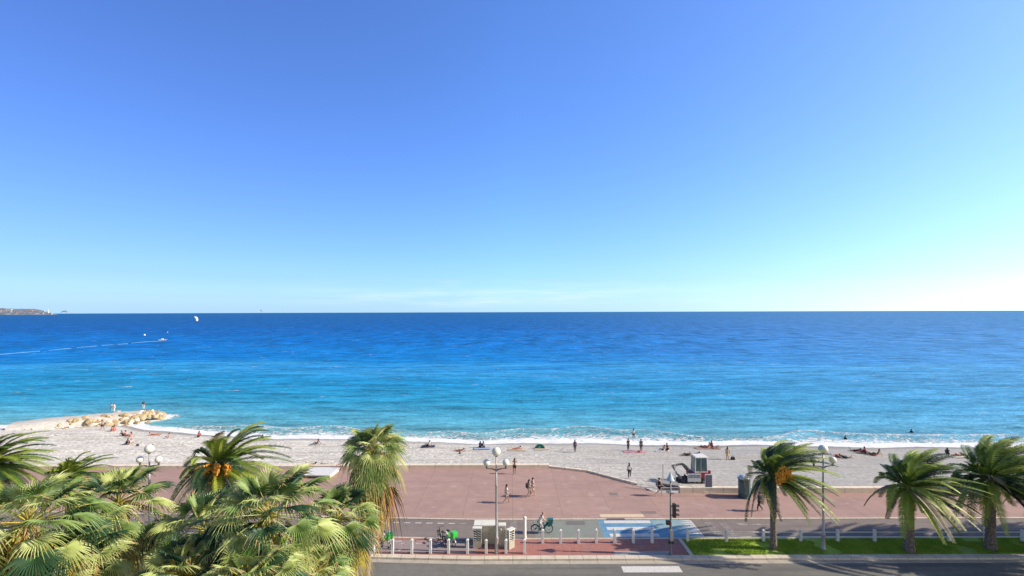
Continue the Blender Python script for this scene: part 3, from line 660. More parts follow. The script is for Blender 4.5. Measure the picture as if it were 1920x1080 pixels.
# ------------------------------------------------------------------ kiosks, board, canopy, excavator
def column(px, pyb, hgt, rad, lab):
    r = empty('round_kiosk', G(px, pyb, -.01), 0, lab, 'kiosk')
    mb = MB(); mb.lathe((0, 0, 0), [(rad + .05, 0), (rad + .05, .1), (rad, .14), (rad, hgt - .35), (rad + .06, hgt - .3), (rad + .06, hgt - .22)], 20); mb.build('drum', M_kiosk, r, False)
    mb = MB(); mb.lathe((0, 0, hgt - .22), [(rad + .07, 0), (rad * .95, .12), (rad * .6, .26), (rad * .2, .33), (.02, .34)], 20); mb.build('dome', M_kioskt if px < 1500 else M_kiosk, r, True)
    for k in range(3):
        a = -math.pi / 2 + (k - 1) * .8
        mb = MB(); mb.box(((rad + .005) * math.cos(a), (rad + .005) * math.sin(a), hgt * .48), (.04, .42, hgt * .5), rz=a); mb.build('panel', M_kiosk2, r)
    return r
column(1395, 932, 2.0, .50, 'dark green round kiosk with a pale dome behind the fruiting date palm')
column(1799, 927, 1.85, .55, 'dark green round kiosk behind the palm nearest the right edge')
r = empty('information_board', G(1330, 925, -.01) + Vector((0, .15, 0)), 0, 'slate blue information board in a white frame on the sea wall', 'sign')
mb = MB(); mb.box((0, 0, .92), (.72, .06, 1.75)); mb.build('frame', M_white, r, bev=.01)
mb = MB(); mb.box((0, -.036, .98), (.60, .014, 1.45)); pn = mb.build('panel', M_sign, r)
mb = MB()
for k in range(9): mb.box((-.02 * (k % 2), -.046, 1.45 - k * .1), (.44 - .06 * (k % 3), .006, .016))
mb.box((-.15, -.046, .42), (.1, .006, .1)); mb.box((.17, -.046, .42), (.1, .006, .1)); mb.build('print', M_metal, pn)
mb = MB(); mb.box((0, .05, .06), (1.0, .4, .12)); mb.build('foot', M_wallc, r)
# barrier panels of the work site
r = empty('barrier_panel', G(1311, 914, -.01) + Vector((0, 1.2, 0)), 0, 'white barrier panel with vertical slots in front of the digger', 'barrier')
mb = MB(); mb.box((0, 0, .30), (1.35, .06, .35)); mb.box((0, 0, .88), (1.35, .06, .10)); mb.box((-.65, 0, .65), (.07, .06, .4)); mb.box((.65, 0, .65), (.07, .06, .4)); mb.build('frame', M_white, r)
mb = MB(); mb.box((0, .02, .65), (1.22, .02, .36)); mb.build('backing', M_sign, r)
for k in range(8): mb = MB(); mb.box((-.52 + .15 * k, -.01, .655), (.05, .03, .35)); mb.build('slat', M_white, r)
# grey planked stair cover
p = G(1260, 921, -.01); r = empty('stair_cover', p + Vector((0, .1, 0)), 0, 'low grey planked cover with white trim, behind the traffic light', 'stair cover')
mb = MB(); mb.prism([(-1.2, .70), (.85, .42), (.92, .46), (-1.2, .78)], 0, 1.1); mb.prism([(.86, .38), (1.25, .06), (1.28, .12), (.92, .46)], 0, 1.1)
mb.prism([(-1.2, .62), (-1.2, .70), (.85, .42), (.85, .30)], .02, .06); mb.build('roof', M_grey, r)
mb = MB(); mb.box((-.1, -.02, .30), (2.2, .05, .06)); mb.box((1.1, -.02, .22), (.28, .05, .4)); mb.box((-.15, -.02, .05), (2.3, .05, .08)); mb.build('trim', M_white, r)
mb = MB(); mb.box((-.1, .5, .17), (2.1, .9, .3)); mb.build('base', M_grey, r)
mb = MB(); mb.box((0, 0, 1.0), (.09, .09, 2.0)); o = mb.build('marker_post', M_white, loc=G(1243, 905, -.6)); tag(o, 'thin white upright post left of the traffic light lantern', 'post', 'thin white posts by the work site')
o = o.copy(); C.objects.link(o); o.location = G(1266, 907, -.6); tag(o, 'thin white upright post right of the traffic light lantern', 'post', 'thin white posts by the work site')
k = 0
for px, py in ((1062, 879.5), (1083, 882), (1105, 885), (1125, 890.5), (1146, 896.5), (1165, 902), (1183, 907)):
    mb = MB(); mb.tube([(0, 0, .1), (0, 0, .62)], .03, 6); mb.ball((0, 0, .64), .045, 8, 5); o = mb.build('stub_post', M_white, loc=G(px, py) + Vector((0, .2, 0)))
    tag(o, 'short white stub post on the diagonal kerb wall, %s from the left' % nthw[k], 'post', 'stub posts on the diagonal kerb'); k += 1
r = empty('handrail', G(1186, 914, -.01), 0, 'low metal handrail at the gap leading down to the beach', 'handrail')
a = G(1233, 921, -.01) - r.location
mb = MB(); mb.tube([(-.2, 0, .45), (a.x, a.y, .45)], .025, 6); mb.tube([(-.2, 0, .22), (a.x, a.y, .22)], .018, 6); mb.build('rail', M_white, r)
for q in (0, .33, .66, 1): mb = MB(); mb.tube([(a.x * q, a.y * q, 0), (a.x * q, a.y * q, .45)], .022, 6); mb.build('upright', M_metal, r)
# flat white canopy over the beach steps
a = G(557, 891, .35); b_ = G(620, 891, .35); c_ = G(563, 876, .35); r = empty('canopy', ((a.x + b_.x) / 2, (a.y + c_.y) / 2, -.01), -.05, 'flat white concrete canopy at the promenade edge with two people lying behind', 'canopy')
W_ = b_.x - a.x; D_ = c_.y - a.y
mb = MB(); mb.box((0, 0, .31), (W_, D_, .12)); mb.build('roof', M_white, r, bev=.02)
mb = MB(); mb.box((0, -D_ / 2 + .3, .12), (W_ - .3, .12, .25)); mb.build('wall', M_metald, r)  # dark panel painting in the shade under the roof
for sx in (-1, 1): mb = MB(); mb.box((sx * (W_ / 2 - .12), 0, .12), (.14, D_ - .3, .25)); mb.build('side_wall', M_wallc, r)
r = empty('handrail', G(636, 884, -.01), 0, 'dark red tubular handrail beside the white canopy', 'handrail')
mb = MB(); mb.tube([(-.4, 0, .1), (-.3, 0, .7), (.9, .6, .95), (1.0, .7, 0)], .03, 6); mb.build('rail', M_redp, r); mb = MB(); mb.tube([(.3, .3, 0), (.3, .3, .83)], .025, 6); mb.build('upright', M_redp, r)

# mini excavator
p = B(1314, 906); EX = empty('mini_excavator', (p.x, p.y + .6, p.z), 0, 'red mini excavator with a white cab and folded grey arm on the beach', 'excavator')
mb = MB()
for s_ in (-1, 1):
    mb = MB(); poly = [(-.75 + .22 * math.cos(a), .22 + .22 * math.sin(a)) for a in [math.pi / 2 + i * math.pi / 6 for i in range(7)]] + [(.75 + .22 * math.cos(a), .22 + .22 * math.sin(a)) for a in [-math.pi / 2 + i * math.pi / 6 for i in range(7)]]
    mb.prism(poly, s_ * .62 - .15, s_ * .62 + .15); tr = mb.build('track', M_rubber, EX)
    mb = MB()
    for x in (-.72, -.25, .25, .72): mb.tube([(x, s_ * .62 - .17, .22), (x, s_ * .62 + .17, .22)], .13, 10)
    mb.build('roller', M_steel, tr)
mb = MB(); mb.box((-.55, 0, .30), (1.3, .5, .12)); mb.prism([(-1.35, .1), (-1.25, .1), (-1.2, .45), (-1.3, .5)], -.75, .75); mb.build('blade', M_steel, EX)
mb = MB(); mb.prism([(-1.1, .55), (1.0, .55), (1.05, .75), (1.0, 1.15), (.2, 1.2), (-.5, 1.15), (-1.15, .95)], -.68, .68); mb.build('body', M_redp, EX, bev=.05)
mb = MB(); mb.prism([(.55, .6), (1.12, .65), (1.15, 1.0), (1.0, 1.3), (.55, 1.3)], -.6, .6); mb.build('counterweight', M_redp, EX, bev=.05)
cab_ = empty('cab', (0, 0, 0)); bpy.data.objects.remove(cab_)
mb = MB(); cx0, cx1, cy0, cy1, cz0, cz1 = -.62, .72, -.62, .55, 1.15, 2.78
for x, xt in ((cx0, cx0 + .08), (.05, .05), (cx1, cx1 - .05)):
    for y, yt in ((cy0, cy0 + .05), (cy1, cy1 - .05)): mb.tube([(x, y, cz0), (xt, yt, cz1)], .045, 6)
mb.box(((cx0 + cx1) / 2, (cy0 + cy1) / 2, cz0 + .06), (cx1 - cx0 + .06, cy1 - cy0 + .06, .16)); cb_ = mb.build('cab', M_white, EX)
mb = MB(); mb.box(((cx0 + cx1) / 2, (cy0 + cy1) / 2, cz1 + .03), (cx1 - cx0 + .1, cy1 - cy0 + .1, .14), taper=.9); mb.build('roof', M_white, cb_, bev=.04)
mb = MB(); mb.box(((cx0 + cx1) / 2, (cy0 + cy1) / 2, (cz0 + cz1) / 2 + .05), (cx1 - cx0 - .04, cy1 - cy0 - .04, cz1 - cz0 - .14), taper=.94); mb.build('window', M_glass, cb_)
for s_ in (-1, 1): mb = MB(); mb.tube([(cx0 - .03, s_ * .3, cz1 + .05), (cx0 - .10, s_ * .3, cz1 + .05)], .06, 8); mb.build('headlight', M_wplas, cb_)
mb = MB(); mb.tube([(.1, cy0 - .02, cz0 + .1), (.1, cy0 - .02, cz1 - .1)], .03, 5); mb.box((.38, cy0 - .03, cz0 + .45), (.12, .03, .04)); mb.build('door_handle', M_black, cb_)
mb = MB(); mb.box((.95, -.35, 1.22), (.3, .5, .14)); mb.tube([(1.0, .3, 1.2), (1.0, .3, 1.55)], .04, 8); mb.build('exhaust', M_black, EX)
def beam(p0, p1, w0, w1, nm, par, mat):
    mb = MB(); mb.tube([p0, (Vector(p0) + Vector(p1)) / 2, p1], [w0, (w0 + w1) * .56, w1], 4); return mb.build(nm, mat, par)
bm_ = beam((-1.0, -.1, 1.0), (-1.85, -.1, 1.95), .15, .13, 'boom', EX, M_steel); beam((-1.85, -.1, 1.95), (-2.95, -.1, 1.75), .12, .10, 'upper_boom', EX, M_steel)
mb = MB(); mb.tube([(-.95, -.1, 1.3), (-1.5, -.1, 1.85)], .05, 8); mb.tube([(-1.4, -.1, 1.75), (-1.75, -.1, 2.05)], .03, 8); mb.build('ram', M_metal, bm_)
beam((-2.95, -.1, 1.8), (-2.35, -.1, .75), .10, .07, 'dipper_arm', EX, M_steel)
mb = MB(); mb.prism([(-2.45, .75), (-2.2, .8), (-1.95, .6), (-1.9, .3), (-2.1, .15), (-2.3, .25), (-2.2, .5)], -.32, .12); mb.build('bucket', M_steel, EX)
# dark heap of rubble under the arm
rnd = random.Random(5); p = B(1284, 903)
mb = MB(); mb.ball((0, 0, 0), 1.0, 22, 12, (1.25, .6, .6)); mb.v = [(x * (1 + .35 * noise.noise(Vector((x * 3, y * 3, z * 3)))), y, z * (1 + .9 * noise.noise(Vector((x * 3.5, y * 3, 4))))) for x, y, z in mb.v]
tag(mb.build('rubble_heap', M_rubble, loc=p), 'dark lumpy heap under the bucket of the digger', 'rubble heap')

# ------------------------------------------------------------------ jetty of boulders
rnd = random.Random(11)
ja = Vector((JA.x, JA.y)); jb = Vector((JB.x, JB.y)); jv = (jb - ja); jl = jv.length; ju = jv / jl; jn = Vector((-ju.y, ju.x))
mb = MB(); vs = []; fs = []; nr = 26; nc = 12
for i in range(nr + 1):
    t = -.25 + 1.2 * i / nr; wd = lerp(4.0, 3.4, max(0, t)) * (1 if t < .8 else max(.15, 1 - (t - .8) * 3.5))
    for k in range(nc + 1):
        q = -1 + 2 * k / nc; p = ja + jv * t + jn * q * wd; e = max(0, 1 - abs(q) ** 4)
        z = lerp(-3.3, -1.15 - .15 * max(0, t), e) * (1 if t > 0 else 1); 
        if t < 0: z -= .5 * (-t)
        vs.append((p.x, p.y, z + .12 * noise.noise(Vector((p.x * .7, p.y * .7, 2)))))
for i in range(nr):
    for k in range(nc): a = i * (nc + 1) + k; fs.append((a, a + nc + 1, a + nc + 2, a + 1))
mb.add(vs, fs); o = mb.build('jetty_mound', M_path, smooth=True); tag(o, kind='structure')
rocks = []
for v in range(6):
    mb = MB(); mb.ball((0, 0, 0), .5, 8, 6, (1.2, 1, .8)); sd_ = v * 7.3
    def cut(q):
        q = Vector(q); q *= 1 + .35 * noise.noise(q * 1.6 + Vector((sd_, 0, 0)))
        for k in range(7):            # knock flat faces off the lump
            n_ = Vector((math.sin(k * 2.4 + v), math.cos(k * 1.7 + v * 2), math.sin(k * 3.1 + v * 1.3))).normalized(); dd_ = q.dot(n_) - .33
            if dd_ > 0: q -= n_ * dd_ * .9
        return tuple(q)
    mb.v = [cut(q) for q in mb.v]
    o = mb.build('boulder', [M_rockw, M_rock, M_rockb, M_rock, M_rockb, M_rockb][v]); rocks.append(o)
used = [False] * 6; nR = 0
def rock(x, y, z, s_, v=None, lab=None):
    v = rnd.randrange(6) if v is None else v
    if used[v]: o = rocks[v].copy(); C.objects.link(o)
    else: o = rocks[v]; used[v] = True
    o.location = (x, y, z); o.scale = (s_ * rnd.uniform(.8, 1.3), s_ * rnd.uniform(.8, 1.2), s_ * rnd.uniform(.7, 1.1)); o.rotation_euler = (rnd.uniform(-.9, .9), rnd.uniform(-.9, .9), rnd.uniform(0, 6))
    tag(o, lab, 'boulder', lab and 'boulders of the jetty, ' + lab.split(' ')[0]); return o
NSIDE = ['in the row nearest the beach', 'in the middle of the slope', 'high on the slope by the gravel path']
for i in range(170):
    if i < 74:                       # camera side slope
        t = rnd.uniform(.12, 1.0); q = rnd.uniform(-1.25, -.35); lab = 'rough yellow boulder on the beach side of the jetty'
    elif i < 108:
        t = rnd.uniform(-.1, .95); q = rnd.uniform(.78, 1.05); lab = 'pale boulder along the seaward rim of the jetty'
    elif i < 156:
        t = rnd.uniform(.80, 1.12); q = rnd.uniform(-1, 1) * (1.0 if t < 1 else .6); lab = 'ochre boulder heaped at the outer tip of the jetty'
    else:
        t = rnd.uniform(-.15, .25); q = rnd.uniform(-1.5, -.8); lab = 'small boulder scattered where the jetty meets the beach'
    wd = 3.7; p = ja + jv * t + jn * q * wd
    s_ = rnd.choice((rnd.uniform(.55, .9), rnd.uniform(1.0, 1.7))) if i < 156 else rnd.uniform(.4, .7)
    zz = -1.5 - .25 * t - max(0, abs(q) - .55) * 2.0
    if t > .98: zz -= (t - .98) * 7
    rock(p.x, p.y, max(zz, -2.95), s_, rnd.choice((1, 2, 3, 5, 0)) if i < 74 or 108 <= i < 156 else rnd.choice((0, 4, 0, 3)), lab)
ORD = ['nearest the beach', 'second from the beach', 'third from the beach', 'fourth from the beach']
for v in range(6):
    if not used[v]: bpy.data.objects.remove(rocks[v])

# ------------------------------------------------------------------ far things on the sea
mb = MB(); vs = []; fs = []                          # wooded cape with villas
cape = empty('cape', (0, 0, 0)); bpy.data.objects.remove(cape)
pr = [(-700, 60), (-300, 68), (-150, 72), (-60, 66), (0, 62), (30, 60), (50, 55), (66, 47), (80, 40), (92, 26), (102, 10), (108, 0)]
n = 60; YC = 6800
for i in range(n + 1):
    px = lerp(-700, 108, i / n) if i < 12 else lerp(-120, 108, (i - 12) / (n - 12)); h = interp(pr, px) * 1.75
    for k, (f, yy) in enumerate(((0, 0), (.10, 60), (.55, 250), (.9, 520), (1, 800), (.6, 1200), (0, 1500))):
        X = (px - 960) / F * (YC + yy); hh = max(-3.2, h * f * (1 + .30 * noise.noise(Vector((X * .006, k * 3.1, 0)))) - 3.0)
        vs.append((X, YC + yy, hh))
for i in range(n):
    for k in range(6): a = i * 7 + k; fs.append((a, a + 7, a + 8, a + 1))
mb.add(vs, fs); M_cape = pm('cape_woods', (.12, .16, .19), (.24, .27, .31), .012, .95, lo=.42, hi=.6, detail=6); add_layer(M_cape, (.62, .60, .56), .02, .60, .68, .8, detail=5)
o = mb.build('cape', M_cape, smooth=True); tag(o, kind='structure')
VO = ['first', 'second', 'third', 'fourth', 'fifth', 'sixth', 'seventh', 'eighth', 'ninth', 'tenth', 'eleventh', 'twelfth', 'thirteenth', 'fourteenth', 'fifteenth', 'sixteenth', 'seventeenth', 'eighteenth', 'nineteenth', 'twentieth']
rnd = random.Random(3); PX = sorted(rnd.uniform(-5, 96) for _ in range(20))
for k in range(20):
    px = PX[k]; f_ = rnd.uniform(.15, .8); h = interp(pr, px) * 1.75 * f_ * .95; yy = lerp(60, 520, f_); Y = YC + yy - 30
    X = (px - 960) / F * Y; w_ = rnd.uniform(18, 40)
    b = empty('villa', (X, Y, h - 6), rnd.uniform(-.4, .4), 'tiny pale villa on the distant cape, %s of twenty from the left edge' % VO[k], 'villa', 'villas on the distant cape')
    mb = MB(); mb.box((0, 0, 6), (w_, 16, 14)); mb.build('wall', M_rockw, b); mb = MB(); mb.prism([(-w_ / 2 - 1, 13), (w_ / 2 + 1, 13), (w_ / 2 - 5, 18), (-w_ / 2 + 5, 18)], -9, 9); mb.build('roof', M_paver, b)
b = empty('lighthouse', ((91 - 960) / F * (YC + 80), YC + 80, 22), 0, 'white lighthouse near the tip of the distant cape', 'lighthouse')
mb = MB(); mb.lathe((0, 0, 0), [(9, 0), (8, 6), (4.5, 8), (3.6, 48)], 12); mb.build('tower', M_white, b, True); mb = MB(); mb.lathe((0, 0, 48), [(5, 0), (5, 2), (3, 3), (3, 8), (.5, 12)], 12); mb.build('lantern_room', M_white, b)
def kite(px, py, Y, wd, rot, mats, lab, up=False):
    p = AT(px, py, Y); mb = MB(); vs = []; fs = []; n = 16
    for i in range(n + 1):
        a = math.pi * i / n; c = math.cos(a) * wd / 2; s_ = math.sin(a) * wd * (.42 if up else .26); ch = .22 * wd * math.sin(a) ** .6 + .02
        for u in (-.5, 0, .5): vs.append((c, u * ch * 1.2, s_ + u * ch * .8 + (.05 * wd if u == 0 else 0)))
    for i in range(n):
        for k in range(2): a = i * 3 + k; fs.append((a, a + 3, a + 4, a + 1)); mb
    mb.add(vs, fs); mb.m = [0 if 3 < (j // 2) < 13 or not up else 1 for j in range(len(fs))]
    o = mb.build('kite', mats, loc=p, smooth=True); o.rotation_euler = (0, rot, 0); md = o.modifiers.new('s', 'SOLIDIFY'); md.thickness = .25
    tag(o, lab, 'kite'); return o
kite(364, 599.5, 520, 7.5, 1.2, [M_white, M_rubble], 'white crescent kite flying over the sea at left', True)
kite(121, 587, 1300, 20, 0, [M_metal, M_metal], 'grey arched kite at the horizon beside the cape')
kite(489, 583.5, 1500, 9, .8, [M_steel, M_steel], 'tiny dark kite at the horizon right of the white one')
p = G(305, 638.5, SEA); b = empty('motor_boat', p, .15, 'small white and yellow boat drawing a long wake', 'boat')
mb = MB(); mb.prism([(-2.4, 0), (2.0, 0), (3.0, .9), (-2.5, .75)], -.9, .9); mb.build('hull', M_wplas, b, bev=.1)
mb = MB(); mb.box((-.2, 0, 1.1), (1.4, 1.2, .8), taper=.7); mb.build('cabin', M_globe, b)
mb = MB(); vs = []; fs = []; wk = [(302, 639), (270, 641), (240, 644), (200, 647), (150, 651), (100, 656), (40, 661), (-30, 667)]
wp = [G(x, y, SEA + .25) for x, y in wk]; n = 90
for i in range(n + 1):
    t = i / n * (len(wp) - 1); j = min(len(wp) - 2, int(t)); q = wp[j].lerp(wp[j + 1], t - j); wd = lerp(.5, 1.6, i / n) * (.35 + .9 * abs(noise.noise(Vector((i * .37, 3, 0)))) * 2)
    vs += [(q.x, q.y - wd / 2, SEA + .14), (q.x, q.y, SEA + .28), (q.x, q.y + wd / 2, SEA + .14)]
for i in range(n):
    if noise.noise(Vector((i * .23, 7, 0))) < -.22 and i > 12: continue
    for k in range(2): a = i * 3 + k; fs.append((a, a + 3, a + 4, a + 1))
mb.add(vs, fs); tag(mb.build('boat_wake', M_wake), kind='stuff')
for px, py, sz, lab in ((271, 629, .9, 'round white buoy beyond the boat'), (314, 623.5, .5, 'small white float beside the kite surfer')):
    b = empty('buoy', G(px, py, SEA), 0, lab, 'buoy'); mb = MB(); mb.ball((0, 0, .4 * sz), sz, 12, 8); mb.build('float', M_white, b, True); mb = MB(); mb.tube([(0, 0, sz), (0, 0, sz * 2)], .06, 6); mb.build('mast', M_metal, b)

# ------------------------------------------------------------------ people
HAIRC = {'dark': (.02, .014, .01), 'brown': (.07, .035, .018), 'fair': (.42, .30, .14), 'grey': (.35, .33, .31)}
_mc = {}
def cm(kind, col):
    k = (kind, col)
    if k not in _mc: _mc[k] = pm(kind + '_%d' % len(_mc), col, tuple(c * .8 for c in col), 14, .75 if kind != 'skin' else .55, bump=.15 if kind != 'skin' else 0, bscale=30)
    return _mc[k]
def jl_(*a): return [Vector(x) for x in a]
def pose(name):
    """joint positions, facing +X, feet/seat on z = 0"""
    J = dict(pel=(0, 0, .95), ch=(.0, 0, 1.24), nk=(0, 0, 1.46), h1=(.02, 0, 1.56), h2=(.03, 0, 1.67))
    def arms(l, r):
        for s_, a in ((1, l), (-1, r)):
            k = 'L' if s_ > 0 else 'R'
            J['sh' + k] = (a[0][0], s_ * a[0][1], a[0][2]); J['el' + k] = (a[1][0], s_ * a[1][1], a[1][2]); J['wr' + k] = (a[2][0], s_ * a[2][1], a[2][2]); J['ha' + k] = (a[3][0], s_ * a[3][1], a[3][2])
    def legs(l, r):
        for s_, a in ((1, l), (-1, r)):
            k = 'L' if s_ > 0 else 'R'
            for nm, q in zip(('hp', 'kn', 'an', 'to'), a): J[nm + k] = (q[0], s_ * q[1], q[2])
    dn = ((0, .18, 1.40), (-.03, .235, 1.13), (.03, .25, .88), (.06, .25, .79))
    sl_ = ((0, .09, .90), (.02, .10, .50), (-.02, .10, .09), (.14, .12, .035))
    arms(dn, dn); legs(sl_, sl_)
    if name in ('walk', 'stride'):
        k = 1 if name == 'walk' else 1.5
        legs(((.02, .09, .90), (.17 * k, .09, .52), (.20 * k, .09, .10), (.37 * k, .10, .05)), ((-.02, .09, .90), (-.04 * k, .09, .50), (-.33 * k, .09, .16), (-.20 * k, .10, .04)))
        arms(((0, .18, 1.40), (-.13 * k, .23, 1.15), (-.12 * k, .24, .92), (-.10 * k, .24, .83)), ((0, .18, 1.40), (.08 * k, .23, 1.15), (.24 * k, .21, .99), (.31 * k, .20, .95)))
    if name == 'phone':
        arms(((0, .18, 1.40), (.12, .27, 1.28), (.14, .16, 1.50), (.15, .13, 1.58)), ((0, .18, 1.40), (.14, .26, 1.26), (.18, .14, 1.46), (.19, .11, 1.54)))
    if name == 'handsfront':
        arms(((0, .18, 1.40), (.02, .25, 1.15), (.20, .13, 1.10), (.27, .06, 1.12)), ((0, .18, 1.40), (.02, .25, 1.15), (.20, .13, 1.10), (.27, .06, 1.12)))
    if name in ('sit', 'sitback', 'kneel', 'lie', 'prone', 'ride', 'swim'): pass
    if name == 'sit':       # knees drawn up, arms round them
        J.update(pel=(0, 0, .13), ch=(.10, 0, .42), nk=(.17, 0, .62), h1=(.21, 0, .71), h2=(.23, 0, .82))
        legs(((.03, .10, .12), (.42, .13, .46), (.55, .11, .08), (.70, .12, .035)), ((.03, .10, .12), (.42, .14, .45), (.56, .12, .08), (.71, .13, .035)))
        arms(((.15, .18, .57), (.32, .23, .40), (.48, .12, .36), (.53, .06, .35)), ((.15, .18, .57), (.32, .23, .40), (.50, .12, .33), (.55, .06, .32)))
    if name == 'sitback':   # legs stretched out, leaning on the hands
        J.update(pel=(0, 0, .12), ch=(-.14, 0, .38), nk=(-.22, 0, .58), h1=(-.22, 0, .68), h2=(-.21, 0, .79))
        legs(((.04, .10, .11), (.44, .12, .20), (.84, .12, .07), (.90, .14, .20)), ((.04, .10, .11), (.38, .14, .36), (.62, .13, .08), (.76, .14, .04)))
        arms(((-.20, .18, .53), (-.36, .24, .30), (-.42, .25, .06), (-.50, .27, .03)), ((-.20, .18, .53), (-.36, .24, .30), (-.42, .25, .06), (-.50, .27, .03)))
    if name == 'kneel':
        J.update(pel=(0, 0, .42), ch=(.06, 0, .72), nk=(.10, 0, .94), h1=(.13, 0, 1.03), h2=(.15, 0, 1.14))
        legs(((.02, .10, .40), (.34, .14, .07), (-.10, .13, .07), (-.24, .13, .04)), ((.02, .10, .40), (.36, .14, .07), (-.08, .13, .07), (-.22, .13, .04)))
        arms(((.08, .18, .88), (.14, .24, .64), (.34, .18, .55), (.42, .16, .52)), ((.08, .18, .88), (.14, .24, .64), (.34, .18, .50), (.42, .16, .46)))
    if name == 'lie':       # on the back, one knee up
        J.update(pel=(0, 0, .12), ch=(-.28, 0, .13), nk=(-.50, 0, .13), h1=(-.60, 0, .12), h2=(-.71, 0, .13))
        legs(((.06, .10, .11), (.40, .13, .40), (.62, .12, .08), (.76, .13, .04)), ((.06, .10, .11), (.48, .13, .12), (.88, .15, .07), (.92, .18, .18)))
        arms(((-.44, .18, .12), (-.24, .32, .08), (-.02, .35, .06), (.06, .35, .05)), ((-.44, .18, .12), (-.60, .36, .08), (-.78, .20, .08), (-.84, .12, .10)))
    if name == 'prone':     # on the stomach, resting on the forearms
        J.update(pel=(0, 0, .12), ch=(-.27, 0, .17), nk=(-.46, 0, .27), h1=(-.53, 0, .33), h2=(-.60, 0, .41))
        legs(((.06, .10, .11), (.48, .11, .09), (.88, .12, .08), (1.0, .13, .04)), ((.06, .10, .11), (.46, .12, .09), (.72, .12, .38), (.70, .12, .52)))
        arms(((-.42, .18, .22), (-.50, .26, .05), (-.72, .16, .05), (-.80, .12, .04)), ((-.42, .18, .22), (-.50, .26, .05), (-.72, .16, .05), (-.80, .12, .04)))
    if name == 'ride':      # on a bicycle, origin under the saddle on the ground
        J.update(pel=(-.08, 0, .98), ch=(.08, 0, 1.25), nk=(.19, 0, 1.45), h1=(.24, 0, 1.54), h2=(.27, 0, 1.65))
        legs(((-.05, .10, .93), (.33, .11, .80), (.20, .11, .40), (.34, .12, .34)), ((-.05, .10, .93), (.24, .11, .58), (.02, .11, .22), (.16, .12, .16)))
        arms(((.17, .18, 1.39), (.32, .25, 1.18), (.52, .24, 1.08), (.59, .24, 1.07)), ((.17, .18, 1.39), (.32, .25, 1.18), (.52, .24, 1.08), (.59, .24, 1.07)))
    if name == 'swim':      # upright in the water up to the chest
        J = {k: (v[0], v[1], v[2] - 1.18) for k, v in J.items()}
    return {k: Vector(v) for k, v in J.items()}
RAD = dict(pel=.125, ch=.135, nk=.058, h1=.072, h2=.092, sh=.062, el=.040, wr=.027, ha=.034, hp=.088, kn=.056, an=.036, to=.032)
EDG = [('pel', 'ch'), ('ch', 'nk'), ('nk', 'h1'), ('h1', 'h2')] + [(a + k, b + k) for k in 'LR' for a, b in (('sh', 'el'), ('el', 'wr'), ('wr', 'ha'), ('hp', 'kn'), ('kn', 'an'), ('an', 'to'))] + [('nk', 'shL'), ('nk', 'shR'), ('pel', 'hpL'), ('pel', 'hpR')]
_pending = []
def skin(name, nodes, edges, sub=1):
    """nodes: list of (key, pos, radius); returns a temp object whose evaluated mesh is one continuous skin"""
    import bmesh
    idx = {k: i for i, (k, p, r) in enumerate(nodes)}
    me = bpy.data.meshes.new(name); me.from_pydata([p for k, p, r in nodes], [(idx[a], idx[b]) for a, b in edges], [])
    bm = bmesh.new(); bm.from_mesh(me); ly = bm.verts.layers.skin.verify(); bm.verts.ensure_lookup_table()
    for i, (k, p, r) in enumerate(nodes):
        bm.verts[i][ly].radius = (r, r) if not isinstance(r, tuple) else r; bm.verts[i][ly].use_root = (i == 0)
    bm.to_mesh(me); bm.free()
    o = bpy.data.objects.new(name, me); C.objects.link(o)
    o.modifiers.new('sk', 'SKIN'); sb = o.modifiers.new('sb', 'SUBSURF'); sb.levels = sub; sb.render_levels = sub
    return o
def body_nodes(J, keys, grow=0.0, only=None, mod=None):
    out = []
    for k in keys:
        b_ = k[:-1] if k[-1] in 'LR' and k[:-1] in RAD else k
        out.append((k, J[k], RAD[b_] + grow))
    return out
POSES = ['stand', 'walk', 'stride', 'phone', 'handsfront', 'sit', 'sitback', 'kneel', 'lie', 'prone', 'ride', 'swim']
PIECES = {}
for pn in POSES:
    J = pose(pn); keys = ['pel', 'ch', 'nk', 'h1', 'h2'] + [a + k for k in 'LR' for a in ('sh', 'el', 'wr', 'ha', 'hp', 'kn', 'an', 'to')]
    PIECES[pn, 'body'] = skin('tmp', body_nodes(J, keys), EDG)
    mid = lambda a, b_, t: J[a].lerp(J[b_], t)
    tn = [('ch', J['ch'], .152), ('pel', mid('pel', 'ch', .12), .145), ('nk', mid('ch', 'nk', .80), .085)]
    te = [('ch', 'pel'), ('ch', 'nk')]
    for k in 'LR': tn += [('sh' + k, J['sh' + k], .078), ('e' + k, mid('sh' + k, 'el' + k, .62), .058)]; te += [('nk', 'sh' + k), ('sh' + k, 'e' + k)]
    PIECES[pn, 'shirt'] = skin('tmp', tn, te)
    for nm, tt, g in (('shorts', .72, .02), ('trousers', 1.0, .018)):
        tn = [('pel', mid('pel', 'ch', .05), .142)]; te = []
        for k in 'LR':
            tn += [('hp' + k, J['hp' + k], .105), ('k' + k, mid('hp' + k, 'kn' + k, tt), .085 if nm == 'shorts' else .073)]; te += [('pel', 'hp' + k), ('hp' + k, 'k' + k)]
            if nm == 'trousers': tn += [('a' + k, mid('kn' + k, 'an' + k, .9), .055)]; te += [('k' + k, 'a' + k)]
        PIECES[pn, nm] = skin('tmp', tn, te)
    tn = [('pel', J['pel'], .13)]; te = []
    for k in 'LR': tn += [('k' + k, mid('hp' + k, 'kn' + k, .15), .102)]; te += [('pel', 'k' + k)]
    PIECES[pn, 'swimwear'] = skin('tmp', tn, te)
    kc = (J['knL'] + J['knR']) / 2
    PIECES[pn, 'skirt'] = skin('tmp', [('pel', mid('pel', 'ch', .1), .15), ('m', J['pel'].lerp(kc, .5), .175), ('k', J['pel'].lerp(kc, 1.05), .19)], [('pel', 'm'), ('m', 'k')])
